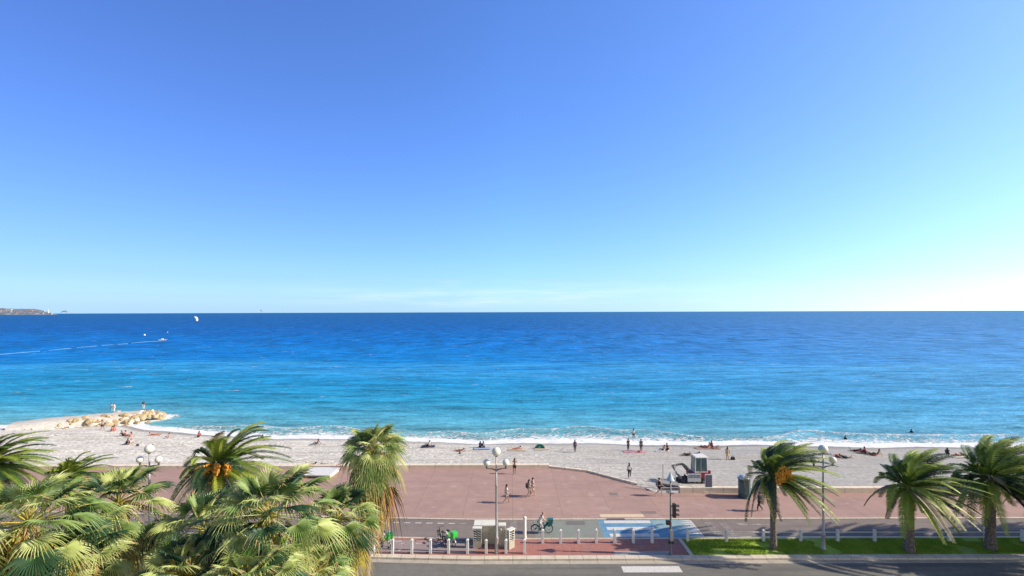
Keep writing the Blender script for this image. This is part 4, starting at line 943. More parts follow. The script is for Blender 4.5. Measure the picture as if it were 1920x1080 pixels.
dg = bpy.context.evaluated_depsgraph_get()
for k, o in list(PIECES.items()):
    me = bpy.data.meshes.new_from_object(o.evaluated_get(dg)); om = o.data; bpy.data.objects.remove(o); bpy.data.meshes.remove(om)
    me.materials.clear(); me.polygons.foreach_set('use_smooth', [True] * len(me.polygons)); PIECES[k] = me
def hands_and_face(pn, me):
    """add five fingers per hand, nose and ears to the body mesh"""
    J = pose(pn); mb = MB(); mb.v = [tuple(v.co) for v in me.vertices]; mb.f = [tuple(p.vertices) for p in me.polygons]; mb.m = [0] * len(mb.f)
    for k in 'LR':
        d = (J['ha' + k] - J['wr' + k]).normalized(); s_ = d.cross(Vector((0, 1, .2))).normalized(); c = J['ha' + k]
        for i, ln in enumerate((.065, .078, .082, .074)):
            o_ = s_ * (.017 * (i - 1.5)); nrm = d.cross(s_)
            mb.tube([c + o_ + d * .015, c + o_ * 1.1 + d * (.02 + ln * .55) + nrm * .004, c + o_ * 1.15 + d * (.018 + ln) + nrm * .018], [.0095, .0085, .006], 5)
        mb.tube([c + s_ * -.022 - d * .01, c + s_ * -.05 + d * .022, c + s_ * -.056 + d * .05], [.011, .0095, .007], 5)
    up = (J['h2'] - J['h1']).normalized(); f = Vector((1, 0, 0)) if abs(up.x) < .8 else Vector((0, 0, 1))
    f = (f - up * f.dot(up)).normalized(); sd_ = up.cross(f); hc = J['h1'].lerp(J['h2'], .62)
    mb.ball(hc + f * .088, .016, 6, 5); mb.ball(hc + f * .082 - up * .012, .014, 6, 5)
    for s_ in (-1, 1): mb.ball(hc + sd_ * s_ * .088, .022, 6, 5)
    mb.slot(1)
    for s_ in (-1, 1): mb.ball(hc + f * .079 + sd_ * s_ * .03 + up * .022, .010, 6, 4)
    mb.box(hc + f * .078 - up * .045, (.02, .035, .008)); 
    m2 = bpy.data.meshes.new('body'); m2.from_pydata(mb.v, [], mb.f); m2.polygons.foreach_set('material_index', mb.m); m2.polygons.foreach_set('use_smooth', [True] * len(mb.f)); m2.update(); return m2
def hair_mesh(pn, long=False):
    J = pose(pn); up = (J['h2'] - J['h1']).normalized(); f = Vector((1, 0, 0)) if abs(up.x) < .8 else Vector((0, 0, 1)); f = (f - up * f.dot(up)).normalized()
    hc = J['h1'].lerp(J['h2'], .72); mb = MB(); mb.ball(hc - f * .022 + up * .022, .106, 12, 8, (1, .95, 1))
    if long: mb.ball(hc - f * .075 - up * .10, .085, 10, 8, (.75, 1.05, 1.5))
    m2 = bpy.data.meshes.new('hair'); m2.from_pydata(mb.v, [], mb.f); m2.polygons.foreach_set('use_smooth', [True] * len(mb.f)); m2.update(); return m2
for pn in POSES:
    PIECES[pn, 'body'] = hands_and_face(pn, PIECES[pn, 'body']); PIECES[pn, 'hair'] = hair_mesh(pn); PIECES[pn, 'longhair'] = hair_mesh(pn, True)
M_eye = pm('eye_dark', (.02, .015, .012))
_pm = {}
def piece(pn, nm, objname, mats, parent):
    key = (pn, nm, tuple(m.name for m in mats))
    if key not in _pm:
        me = PIECES[pn, nm].copy(); me.materials.clear()
        for q in mats: me.materials.append(q)
        _pm[key] = me
    o = bpy.data.objects.new(objname, _pm[key]); C.objects.link(o); o.parent = parent; return o
SK = {'fair': (.62, .36, .26), 'tan': (.42, .22, .14), 'red': (.62, .24, .17), 'dark': (.16, .08, .05)}
def person(loc, deg, pn, label, skin_='tan', hair='dark', top=None, bottom=None, bname='shorts', long=False, h=1.72, group=None):
    r = empty('person', loc, R(deg), label, 'person', group); r.scale = (h / 1.76,) * 3
    piece(pn, 'body', 'body', [cm('skin', SK[skin_]), M_eye], r)
    piece(pn, 'longhair' if long else 'hair', 'hair', [cm('hair', HAIRC[hair])], r)
    if top: piece(pn, 'shirt', 'shirt', [cm('cloth', top)], r)
    if bottom: piece(pn, bname, {'shorts': 'shorts', 'trousers': 'trousers', 'skirt': 'skirt', 'swimwear': 'swimwear'}[bname], [cm('cloth', bottom)], r)
    return r
WH = (.78, .76, .72); BK = (.02, .02, .025); NV = (.03, .04, .09); CREAM = (.62, .52, .40)
def gp(px, py): return G(px, py, -.01)
person(gp(965, 889), 75, 'phone', 'person in black shorts holding both hands up to the face on the far promenade', 'tan', 'dark', None, BK)
a = person(gp(950, 943), 10, 'walk', 'person in a long white shirt walking right on the promenade beside the lamp pole', 'tan', 'dark', WH, WH, 'shorts', True)
a = person(gp(992, 932), 20, 'walk', 'nearer walker of the couple, with beige shorts and a black bag on the back', 'tan', 'dark', CREAM, CREAM, 'shorts', True, 1.68)
mb = MB(); mb.box((-.24, .02, 1.12), (.14, .26, .4), taper=.8); mb.tube([(-.2, .1, 1.3), (-.05, .12, 1.46), (.08, .12, 1.3)], .015, 5); o = mb.build('backpack', M_bag, bev=.03); o.matrix_world = Matrix.Translation(gp(992, 932)) @ Matrix.Rotation(R(20), 4, 'Z'); tag(o, 'black bag carried by the nearer walker of the couple', 'bag')
person(gp(999, 930.5), 15, 'walk', 'farther walker of the couple, in a pale pink shirt and white shorts', 'fair', 'dark', (.72, .55, .52), WH, 'shorts', False, 1.78)
person(B(1180, 897), 250, 'stand', 'person in a white shirt and black trousers standing at the beach edge', 'dark', 'dark', WH, BK, 'trousers', False, 1.74)
person(B(1178, 845), 120, 'handsfront', 'person all in black standing left of the pink towel', 'tan', 'dark', BK, BK, 'trousers', False, 1.72)
person(B(1202, 847), 95, 'stand', 'person all in black standing right of the pink towel', 'tan', 'dark', BK, BK, 'trousers', False, 1.76)
p = G(1188, 824, SEA - .25); person(p, 90, 'stand', 'person in a white shirt and dark shorts wading in the surf', 'tan', 'dark', WH, BK)
person(B(1078, 848), 100, 'stand', 'person in dark clothes standing alone near the waterline', 'dark', 'dark', NV, BK, 'trousers')
person(B(1364, 862), 80, 'stand', 'person wrapped in a yellow cloth standing on the beach above the black bag', 'tan', 'brown', (.70, .48, .30), (.78, .58, .12), 'skirt', True)
person(gp(1236, 929.5), 5, 'stride', 'person in a black top striding right past the traffic light lantern', 'fair', 'dark', BK, BK, 'shorts')
mb = MB(); mb.box((-.22, 0, 1.2), (.18, .28, .42), taper=.85); mb.tube([(-.16, .09, 1.38), (-.02, .12, 1.47), (.1, .11, 1.3)], .015, 5); o = mb.build('backpack', M_grey, loc=gp(1236, 929.5), bev=.03); tag(o, 'grey backpack on the striding person in black', 'bag')
person(gp(1424, 958.5), 175, 'walk', 'person in dark clothes walking behind the drooping left fronds of the fruiting palm', 'tan', 'dark', NV, BK, 'trousers')
person(gp(1822, 947), 190, 'walk', 'person in pink walking behind the date palm nearest the right edge', 'fair', 'brown', (.75, .20, .28), (.75, .30, .35), 'shorts')
person(gp(1872, 943), 190, 'walk', 'person in mauve walking right of the trunk of the rightmost palm', 'fair', 'dark', (.45, .32, .42), NV, 'trousers')
pj = lambda px, py, z: G(px, py, z)
person(pj(209, 772, -1.05), 60, 'stand', 'left one of the two people in white standing on the jetty', 'tan', 'dark', WH, (.45, .5, .55), 'trousers', False, 1.66)
person(pj(214.5, 773, -1.05), 200, 'handsfront', 'right one of the two people in white standing on the jetty', 'tan', 'brown', WH, WH, 'trousers', False, 1.76)
person(pj(269, 768, -1.0), 100, 'stand', 'person in a dark top and white trousers near the tip of the jetty', 'tan', 'dark', BK, WH, 'trousers')
person(B(192, 807), 20, 'walk', 'person in grey walking on the beach below the jetty', 'tan', 'dark', (.3, .3, .33), NV)
# sunbathers: px, py, pose, facing, skin, hair, top, bottom, kind, label
SB = [(208, 809.5, 'sit', 30, 'red', 'dark', None, (.45, .08, .05), 'swimwear', 'sunburnt person sitting at the left of the pair below the jetty'),
      (215, 808, 'sit', 160, 'red', 'brown', (.65, .16, .10), (.5, .1, .06), 'shorts', 'person in a red shirt sitting at the right of the pair below the jetty'),
      (231, 818, 'sitback', 10, 'tan', 'dark', BK, BK, 'shorts', 'person in black sitting at the left end of the group of three near the cove'),
      (238, 817.5, 'sit', 200, 'fair', 'dark', (.7, .35, .38), NV, 'shorts', 'person in a pink top sitting in the middle of the three near the cove'),
      (244, 820, 'sitback', 170, 'red', 'brown', None, (.2, .1, .3), 'swimwear', 'bare chested person at the right end of the group of three near the cove'),
      (237, 834, 'sit', 20, 'tan', 'dark', BK, BK, 'shorts', 'person in black sitting with drawn up knees beside the one in white'),
      (243, 833.5, 'sitback', 190, 'red', 'fair', WH, WH, 'shorts', 'person in white sitting beside the one in black with knees up'),
      (289, 816, 'prone', 20, 'red', 'dark', None, (.55, .12, .08), 'swimwear', 'sunburnt person lying on the stomach alone near the cove'),
      (316, 822, 'sitback', 150, 'fair', 'dark', None, (.3, .3, .35), 'swimwear', 'pale person sitting with legs out right of the cove'),
      (372, 820, 'sit', 90, 'red', 'dark', (.7, .08, .06), BK, 'shorts', 'person in bright red sitting left of the orange fruited palm'),
      (495, 825.5, 'sitback', 0, 'dark', 'dark', BK, BK, 'shorts', 'person in black sitting by the foam right of the orange fruited palm'),
      (594, 834, 'sitback', 180, 'dark', 'dark', None, BK, 'swimwear', 'tanned person in black leaning back alone on the pale beach'),
      (655, 835, 'sit', 170, 'red', 'brown', (.55, .20, .05), (.4, .15, .05), 'shorts', 'person in an orange shirt sitting left of the tall fan palm'),
      (803, 837, 'sitback', 170, 'tan', 'dark', WH, BK, 'shorts', 'person in a white shirt sitting on a dark towel right of the tall fan palm'),
      (862, 846.5, 'prone', 175, 'tan', 'dark', None, BK, 'swimwear', 'person lying face down left of the lamp globes'),
      (900, 840, 'sit', 80, 'dark', 'dark', NV, BK, 'shorts', 'left person sitting on the blue and white towel'),
      (907, 840, 'sit', 110, 'tan', 'brown', (.35, .3, .3), BK, 'shorts', 'right person sitting on the blue and white towel'),
      (968, 843, 'prone', 185, 'red', 'dark', None, (.4, .08, .08), 'swimwear', 'sunburnt person lying on a cream towel left of the green shelter'),
      (1243, 846, 'sitback', 190, 'tan', 'dark', WH, NV, 'shorts', 'person in white sitting on a pale towel beside the kneeling one'),
      (1252, 847, 'kneel', 200, 'red', 'dark', (.25, .05, .04), BK, 'shorts', 'person in dark red kneeling beside the one in white'),
      (1317, 839, 'lie', 200, 'dark', 'dark', None, (.1, .05, .05), 'swimwear', 'dark tanned person lying at the left end of the red group'),
      (1327, 840.5, 'sitback', 170, 'red', 'dark', None, (.45, .1, .08), 'swimwear', 'sunburnt person leaning back, second in the red group'),
      (1335, 839, 'sit', 90, 'red', 'brown', (.3, .08, .07), BK, 'shorts', 'person in dark red sitting in the middle of the red group'),
      (1343, 841, 'lie', 10, 'tan', 'dark', None, NV, 'swimwear', 'person in navy swimwear lying at the right end of the red group'),
      (1287, 854, 'lie', 190, 'dark', 'dark', BK, BK, 'shorts', 'person in black lying behind the digger, left one of two'),
      (1303, 854, 'prone', 180, 'dark', 'dark', NV, BK, 'shorts', 'person in navy lying behind the digger, right one of two'),
      (1569, 856, 'lie', 200, 'red', 'dark', None, (.35, .06, .06), 'swimwear', 'sunburnt person lying on the back right of the lawn lamp globes'),
      (1584, 859, 'prone', -25, 'tan', 'dark', BK, NV, 'shorts', 'person in black lying on the stomach below the sunburnt one'),
      (1604, 847, 'prone', 160, 'dark', 'dark', (.3, .05, .08), BK, 'shorts', 'person in dark red lying, first of the row of five at right'),
      (1617, 849, 'lie', 185, 'red', 'dark', None, BK, 'swimwear', 'sunburnt person in black swimwear, second of the row of five at right'),
      (1624, 851, 'sit', 120, 'red', 'dark', (.5, .12, .15), BK, 'shorts', 'person in a crimson top sitting up, third of the row of five at right'),
      (1634, 853, 'lie', 175, 'dark', 'dark', BK, BK, 'shorts', 'person in black lying, fourth of the row of five at right'),
      (1645, 854, 'sitback', 170, 'red', 'brown', None, (.5, .2, .2), 'swimwear', 'sunburnt person leaning back, fifth of the row of five at right'),
      (1735, 866, 'prone', 170, 'red', 'fair', None, (.7, .2, .15), 'swimwear', 'sunburnt person lying on the white towel between the two right palms'),
      (1777, 853, 'sit', 60, 'dark', 'dark', BK, BK, 'shorts', 'person in black sitting left of the pink one near the right palm'),
      (1796, 855, 'lie', 180, 'red', 'dark', None, (.6, .2, .2), 'swimwear', 'sunburnt person lying on a white towel near the right palm'),
      (1888, 858, 'sitback', 170, 'tan', 'dark', WH, WH, 'shorts', 'person in white sitting behind the fronds of the rightmost palm')]
towels = {803: (.05, .05, .08), 905: (.55, .62, .80), 968: (.75, .65, .50), 1243: (.72, .74, .76), 1735: WH, 1796: WH, 289: (.6, .45, .35), 1324: (.45, .30, .25), 1188: (.75, .35, .40)}
for px, py, pn, dg_, sk_, hr, tp, bt, bn, lab in SB:
    q = B(px, py); q.z += .05; person(q, dg_, pn, lab, sk_, hr, tp, bt, bn, hr != 'dark' or pn == 'sit', 1.70)
def towel(px, py, l_, w_, rz, col, lab):
    q = B(px, py); mb = MB(); vs = []; fs = []; n = 8
    for i in range(n + 1):
        for k in range(5): x = (i / n - .5) * l_; y = (k / 4 - .5) * w_; vs.append((x, y, .06 + .018 * noise.noise(Vector((x * 3 + px, y * 3, 0)))))
    for i in range(n):
        for k in range(4): a = i * 5 + k; fs.append((a, a + 5, a + 6, a + 1))
    mb.add(vs, fs); o = mb.build('towel', cm('cloth', col), loc=q); o.rotation_euler = (0, 0, rz); md = o.modifiers.new('s', 'SOLIDIFY'); md.thickness = .02; tag(o, lab, 'towel'); return o
for a in ((803, 837.5, 1.9, 1.0, .1, (.05, .05, .08), 'dark towel under the person in white right of the tall fan palm'), (904, 841, 2.3, 1.1, .05, (.40, .48, .70), 'blue and white towel under the two sitting people left of the lamp globes'),
          (970, 843.5, 2.6, 1.0, -.05, (.72, .60, .45), 'cream towel under the sunburnt person left of the green shelter'), (1190, 847.5, 3.0, .9, -.03, (.72, .30, .36), 'long pink towel between the two people in black'),
          (1243, 846.5, 1.9, 1.0, 0, (.72, .74, .76), 'pale towel under the person in white beside the kneeling one'), (1737, 866.5, 2.2, 1.1, .2, WH, 'white towel between the two right palms'),
          (1798, 856, 2.4, 1.1, 0, WH, 'white towel near the right palm'), (289, 816.5, 1.9, .9, .3, (.55, .40, .30), 'brown towel under the person lying near the cove'),
          (1326, 841, 3.4, 1.2, 0, (.40, .26, .22), 'large brown towel under the red group'), (1310, 855.5, 2.0, 1.0, .1, (.72, .74, .78), 'white towel behind the roof of the digger')): towel(*a)
for k, (px, py, s_, col, lab) in enumerate(((1374, 862, .42, BK, 'black bag beside the person in yellow'), (258, 836, .3, BK, 'small dark bag left of the far lamp globe'), (286, 837, .32, BK, 'small dark bag right of the far lamp globe'), (1198, 848.5, .3, (.5, .1, .12), 'red bag on the right end of the pink towel'), (862, 851, .25, BK, 'small black bag below the person lying face down'))):
    q = B(px, py); r = empty('beach_bag', q, k, lab, 'bag'); mb = MB(); mb.box((0, 0, s_ * .45), (s_ * 1.3, s_ * .7, s_ * .9), taper=.8); mb.build('body', cm('cloth', col), r, bev=.05); mb = MB(); mb.tube([(-s_ * .3, 0, s_ * .85), (-s_ * .2, 0, s_ * 1.2), (s_ * .2, 0, s_ * 1.2), (s_ * .3, 0, s_ * .85)], .02, 5); mb.build('handle', cm('cloth', col), r)
for px, py, lab in ((1585, 823.5, 'person swimming close to the foam, head and shoulders dark above the water'), (1709, 811, 'person swimming farther out right of the other swimmer')):
    q = G(px, py, SEA); person(q, 200, 'swim', lab, 'dark', 'dark', BK, BK, 'shorts', False, 1.8)
for px, py, dg_, lab in ((583, 875, 175, 'left one of the two people lying behind the white canopy'), (610, 875, 180, 'right one of the two people lying behind the white canopy')):
    q = B(px, 872); q.z = .1; person(G(px, 873, .12), dg_, 'prone' if px < 600 else 'lie', lab, 'tan', 'dark', None, BK if px < 600 else NV, 'swimwear')
# small green sun shelter
q = B(1012, 841); r = empty('beach_shelter', q, 0, 'small turquoise sun shelter with a cream floor sheet on the beach', 'sun shelter')
mb = MB(); vs = []; fs = []; n = 12; m_ = 6
for i in range(n + 1):
    for k in range(m_ + 1):
        a = math.pi * i / n; b_ = (k / m_) * math.pi * .5; rr_ = math.cos(b_ * .9); vs.append((1.05 * math.cos(a) * rr_, .75 * (k / m_) - .1, .95 * math.sin(a) * rr_ ** .8))
for i in range(n):
    for k in range(m_): a = i * (m_ + 1) + k; fs.append((a, a + m_ + 1, a + m_ + 2, a + 1)); 
mb.add(vs, fs); mb.m = [(j // m_) % 4 == 1 and 1 or 0 for j in range(len(fs))]; o = mb.build('canopy', [cm('cloth', (.03, .36, .28)), cm('cloth', (.10, .55, .48))], r, True); o.modifiers.new('s', 'SOLIDIFY').thickness = .015
mb = MB(); mb.add([(-1.1, -1.0, .03), (1.9, -.7, .03), (1.7, .4, .03), (-1.1, .6, .03)], [(0, 1, 2, 3)]); o = mb.build('floor_sheet', cm('cloth', (.72, .60, .45)), r); o.modifiers.new('s', 'SOLIDIFY').thickness = .015

r.scale = (.68, .68, .68)
# ------------------------------------------------------------------ bicycles
def bike(loc, rz, label, frame, guard, group=None, hire=True, scale=1.0):
    r = empty('bicycle', loc, rz, label, 'bicycle', group); r.scale = (scale,) * 3
    for x in (-.53, .55):
        mb = MB(); mb.torus((x, 0, .34), (0, 1, 0), .31, .028, 28, 6); wh = mb.build('tyre', M_rubber)
        w_ = bpy.data.objects.new('wheel', None); C.objects.link(w_); w_.parent = r; wh.parent = w_
        mb = MB(); mb.torus((x, 0, .34), (0, 1, 0), .285, .012, 24, 5)
        for k in range(12): a = 2 * math.pi * k / 12; mb.tube([(x, 0, .34), (x + .285 * math.cos(a), 0, .34 + .285 * math.sin(a))], .004, 3)
        o = mb.build('rim', M_metal); o.parent = w_; mb = MB(); mb.tube([(x, -.06, .34), (x, .06, .34)], .045, 8); o = mb.build('hub', M_black); o.parent = w_
        mb = MB(); vs = []; fs = []
        for i in range(9):
            a = (R(10) if x > 0 else R(20)) + i * R(17.5); vs += [(x + .365 * math.cos(a), -.04, .34 + .365 * math.sin(a)), (x + .37 * math.cos(a), .04, .34 + .37 * math.sin(a))]
        for i in range(8): fs.append((2 * i, 2 * i + 1, 2 * i + 3, 2 * i + 2))
        mb.add(vs, fs); o = mb.build('mudguard', guard, r); o.modifiers.new('s', 'SOLIDIFY').thickness = .012
    mb = MB(); mb.tube([(.44, 0, .86), (.38, 0, .70), (.12, 0, .42), (-.12, 0, .34)], [.085, .10, .10, .06] if hire else .03, 8); mb.tube([(-.12, 0, .30), (-.22, 0, .80)], .03, 8); mb.tube([(-.12, 0, .34), (-.53, 0, .34)], .02, 6); mb.tube([(-.20, 0, .66), (-.53, .05, .34)], .016, 6); mb.tube([(-.20, 0, .66), (-.53, -.05, .34)], .016, 6)
    mb.build('frame', frame, r, True)
    mb = MB(); mb.tube([(.42, 0, .92), (.46, .05, .68), (.55, .06, .34)], .02, 6); mb.tube([(.46, -.05, .68), (.55, -.06, .34)], .02, 6); mb.build('fork', M_wplas if hire else M_black, r)
    mb = MB(); mb.tube([(.42, 0, .88), (.38, 0, 1.02)], .025, 6); mb.tube([(.22, .28, 1.05), (.36, .20, 1.07), (.40, 0, 1.04), (.36, -.20, 1.07), (.22, -.28, 1.05)], .015, 6); mb.build('handlebar', M_black, r)
    mb = MB(); mb.prism([(-.36, .86), (-.08, .88), (-.06, .92), (-.36, .94)], -.08, .08); mb.tube([(-.22, 0, .80), (-.23, 0, .88)], .018, 6); mb.build('saddle', M_black, r, bev=.02)
    mb = MB(); mb.tube([(-.12, -.09, .30), (-.12, .09, .30)], .05, 8); mb.box((-.02, .13, .22), (.1, .08, .02)); mb.box((-.22, -.13, .38), (.1, .08, .02)); mb.tube([(-.12, .09, .30), (-.02, .1, .22)], .012, 5); mb.tube([(-.12, -.09, .30), (-.22, -.1, .38)], .012, 5); mb.build('crank', M_black, r)
    if hire:
        mb = MB(); mb.prism([(.46, .55), (.62, .60), (.84, .78), (.90, 1.14), (.46, 1.14)], -.19, .19); mb.build('basket', frame, r, bev=.01)
        mb = MB(); mb.tube([(-.12, .1, .3), (-.2, .22, .02)], .015, 5); mb.build('kickstand', M_metal, r)
    return r
M_teal_frame = pm('teal_frame', (.02, .16, .15), rough=.4)
bike(G(724, 1021, -.012), R(-52), 'green and white hire bicycle at the left end of the parking bay', M_lime, M_wplas, 'green hire bicycles in the bay')
bike(G(714, 1019, -.012), R(115), 'dark bicycle parked against the left green hire bicycle', M_black, M_black, None, False)
bike(G(843, 1019, -.012), R(-52), 'green and white hire bicycle near the louvred cabinet', M_lime, M_wplas, 'green hire bicycles in the bay')
bike(G(828, 1017, -.012), R(120), 'dark bicycle parked behind the right green hire bicycle', M_black, M_black, None, False)
q = G(1016, 999.5, BL + .01); bike(q, 0, 'dark teal bicycle ridden along the green lane by a person in white', M_teal_frame, M_black, None, True)
person((q.x - .14, q.y, q.z), 0, 'ride', 'person all in white riding the dark teal bicycle', 'fair', 'fair', WH, WH, 'trousers')
bike(G(895, 1035, -.012), R(200), 'grey bicycle', M_black, M_black, None, False) if False else None

# ------------------------------------------------------------------ palms
WIND = Vector((1, .12, 0))
def date_crown(rnd, n=72, Lf=3.6, wind=1.0, lo=-36):
    mb = MB(); Z = Vector((0, 0, 1))
    for i in range(n):
        u = (i + .5) / n
        el = R(lerp(82, lo, u ** .85) + rnd.uniform(-8, 8)); az = i * 2.39996 + rnd.uniform(-.3, .3)
        d = Vector((math.cos(az) * math.cos(el), math.sin(az) * math.cos(el), math.sin(el)))
        if u > .3 and d.x < -.25 and rnd.random() < .35 * wind: continue
        Lr = Lf * rnd.uniform(.82, 1.08) * (.8 if u > .88 else 1)
        wk = wind * (.95 + .35 * rnd.random()) * (1.25 if el > 0 else .8); gk = lerp(.42, .66, u) * rnd.uniform(.8, 1.2)
        r0 = .16; S_ = 9; P = []
        for k in range(S_ + 1):
            t = k / S_; p = d * (r0 + Lr * t) + WIND * (wk * Lr * .55 * t ** 1.6) - Z * (gk * Lr * t ** 2.4)
            P.append(p)
        # keep the frond's length after bending
        tot = sum((P[k + 1] - P[k]).length for k in range(S_)); sc = min(1, Lr * 1.0 / tot); P = [P[0] + (p - P[0]) * sc for p in P]
        m_ = 1 if rnd.random() < .45 else 0
        if u < .25 and rnd.random() < .4: m_ = 1
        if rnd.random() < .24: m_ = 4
        if (u > .86 or (d.x < -.3 and rnd.random() < .25)) and rnd.random() < .6: m_ = 5
        mb.slot(2 if m_ in (0, 1) and rnd.random() < .35 else m_); mb.tube(P, [.035 * (1 - .8 * k / S_) + .006 for k in range(S_ + 1)], 3, False)
        mb.slot(m_); NP = 50
        for k in range(NP):
            t = .10 + .90 * (k + rnd.uniform(-.2, .2)) / NP; t = min(.999, t); j = min(S_ - 1, int(t * S_)); f = t * S_ - j; c = P[j].lerp(P[j + 1], f); tg = (P[j + 1] - P[j]).normalized()
            sd_ = tg.cross(Z); sd_ = sd_.normalized() if sd_.length > .05 else Vector((math.sin(az), -math.cos(az), 0)); nn = sd_.cross(tg).normalized()
            ll = .47 * math.sin(math.pi * min(1, .16 + t * .80)) ** .6 * Lf / 3.6 * rnd.uniform(.85, 1.1) + .05
            for s_ in (-1, 1):
                ld = (sd_ * s_ * .80 + tg * .62 + nn * .28).normalized(); tip = (ld + WIND * .75 * wind - Z * .55).normalized()
                a = c; b_ = c + ld * ll * .45; e_ = b_ + tip * ll * .62; w_ = tg * .031
                mb.add([a - w_, a + w_, b_ + w_ * 1.15, b_ - w_ * 1.15, e_], [(0, 1, 2, 3), (3, 2, 4)])
    return mb
def date_trunk(h, r, rnd):
    mb = MB(); rows = int(h / .16); n = 14; vs = []; fs = []
    for i in range(rows + 1):
        t = i / rows; rr_ = r * (1.28 - .28 * min(1, t * 5)) * (1 + .12 * math.exp(-((1 - t) / .08) ** 2))
        for k in range(n):
            a = 2 * math.pi * (k + .5 * (i % 2)) / n; q = rr_ * (1 + (.10 if (i + k) % 2 else -.05) + rnd.uniform(-.04, .04))
            vs.append((q * math.cos(a), q * math.sin(a), t * h))
    for i in range(rows):
        for k in range(n): k2 = (k + 1) % n; fs.append((i * n + k, i * n + k2, (i + 1) * n + k2, (i + 1) * n + k))
    fs.append(tuple(rows * n + k for k in range(n))); mb.add(vs, fs); return mb
def fruit(rnd, c, L_, n=90, dirv=Vector((0, -.5, -1))):
    mb = MB(); dirv = dirv.normalized()
    mb.tube([Vector((0, 0, .1)), c * .6 + Vector((0, 0, .15)), c, c + dirv * L_ * .9], .03, 5)
    for i in range(n):
        t = rnd.random(); w_ = L_ * .34 * math.sin(math.pi * (.15 + .8 * t)); p = c + dirv * L_ * t + Vector((rnd.gauss(0, .5), rnd.gauss(0, .5), rnd.gauss(0, .3))) * w_
        mb.ball(p, rnd.uniform(.05, .085), 5, 4, (1, 1, 1.3))
    return mb
def date_palm(loc, hc, label, seed, Lf=3.6, wind=1.0, nf=72, fruits=(), rad=.27, mesh_from=None, lean=0):
    rnd = random.Random(seed); r = empty('date_palm', loc, 0, label, 'palm tree', 'date palms along the median')
    if mesh_from:
        for ch in [q for q in C.objects if q.parent is mesh_from and q.name.split('.')[0] != 'fruit_cluster']:
            c = ch.copy(); C.objects.link(c); c.parent = r
        return r
    date_trunk(hc, rad, rnd).build('trunk', M_trunk, r)
    date_crown(rnd, nf, Lf, wind).build('crown', M_dleaf, r, loc=(0, 0, hc))
    for c, L_, dv in fruits: fruit(rnd, Vector(c), L_, dirv=Vector(dv)).build('fruit_cluster', M_fruit, r, loc=(0, 0, hc))
    return r
def dp(px, py, pyc, *a, **k):
    loc = G(px, py, -.01); hc = AT(px, pyc, loc.y).z; return date_palm(loc, hc, *a, **k)
pA = dp(1450, 1029, 892, 'date palm with orange fruit, leftmost of those on the right lawn', 21, 4.4, 1.0, 66, [((.15, -1.0, .95), .95, (0, -.15, -1)), ((.5, -.95, .75), .85, (.1, -.15, -1)), ((-.1, -.9, .5), .7, (-.1, -.2, -1))], .20)
pB = dp(1705, 1034, 914, 'date palm without fruit, with a pale trunk, middle of three on the lawn', 35, 4.2, .9, 72, [], .27)
pC = dp(1857, 1029, 896, 'date palm with a dark trunk, nearest the right edge', 48, 4.8, 1.0, 84, [], .28)
date_palm(Vector((39.8, 33.3, 0)), 4.8, 'date palm', 3, mesh_from=pB)['label'] = 'date palm just outside the right edge of the picture'
date_palm(Vector((46.8, 33.5, 0)), 5.0, 'date palm', 3, mesh_from=pC)['label'] = 'date palm farthest outside the right edge of the picture'
date_palm(Vector((37.8, 30.4, 0)), 5.2, 'date palm', 3, mesh_from=pA)['label'] = 'date palm outside the right edge, nearest the road'
def dpl(px, pyc, Y, *a, **k):
    q = AT(px, pyc, Y); return date_palm(Vector((q.x, Y, -.01)), q.z, *a, **k)
dpl(414, 876, 33.6, 'date palm with bright orange fruit hanging behind the fan palms', 61, 4.7, .5, 64, [((-.85, -1.0, .35), .8, (-.3, -.3, -1)), ((-.2, -1.15, .55), .8, (0, -.3, -1)), ((.45, -1.1, .6), .8, (0, -.3, -1)), ((1.0, -.85, .45), .75, (.3, -.3, -1)), ((.2, -.9, -.35), 1.2, (0, -.1, -1))], .26)
dpl(130, 897, 34.6, 'small date palm half hidden behind the fan palms at far left', 77, 2.9, .5, 46, [], .24)
dpl(-22, 873, 33.8, 'date palm cut by the left edge, fronds blown to the right', 83, 3.9, .9, 70, [], .27)

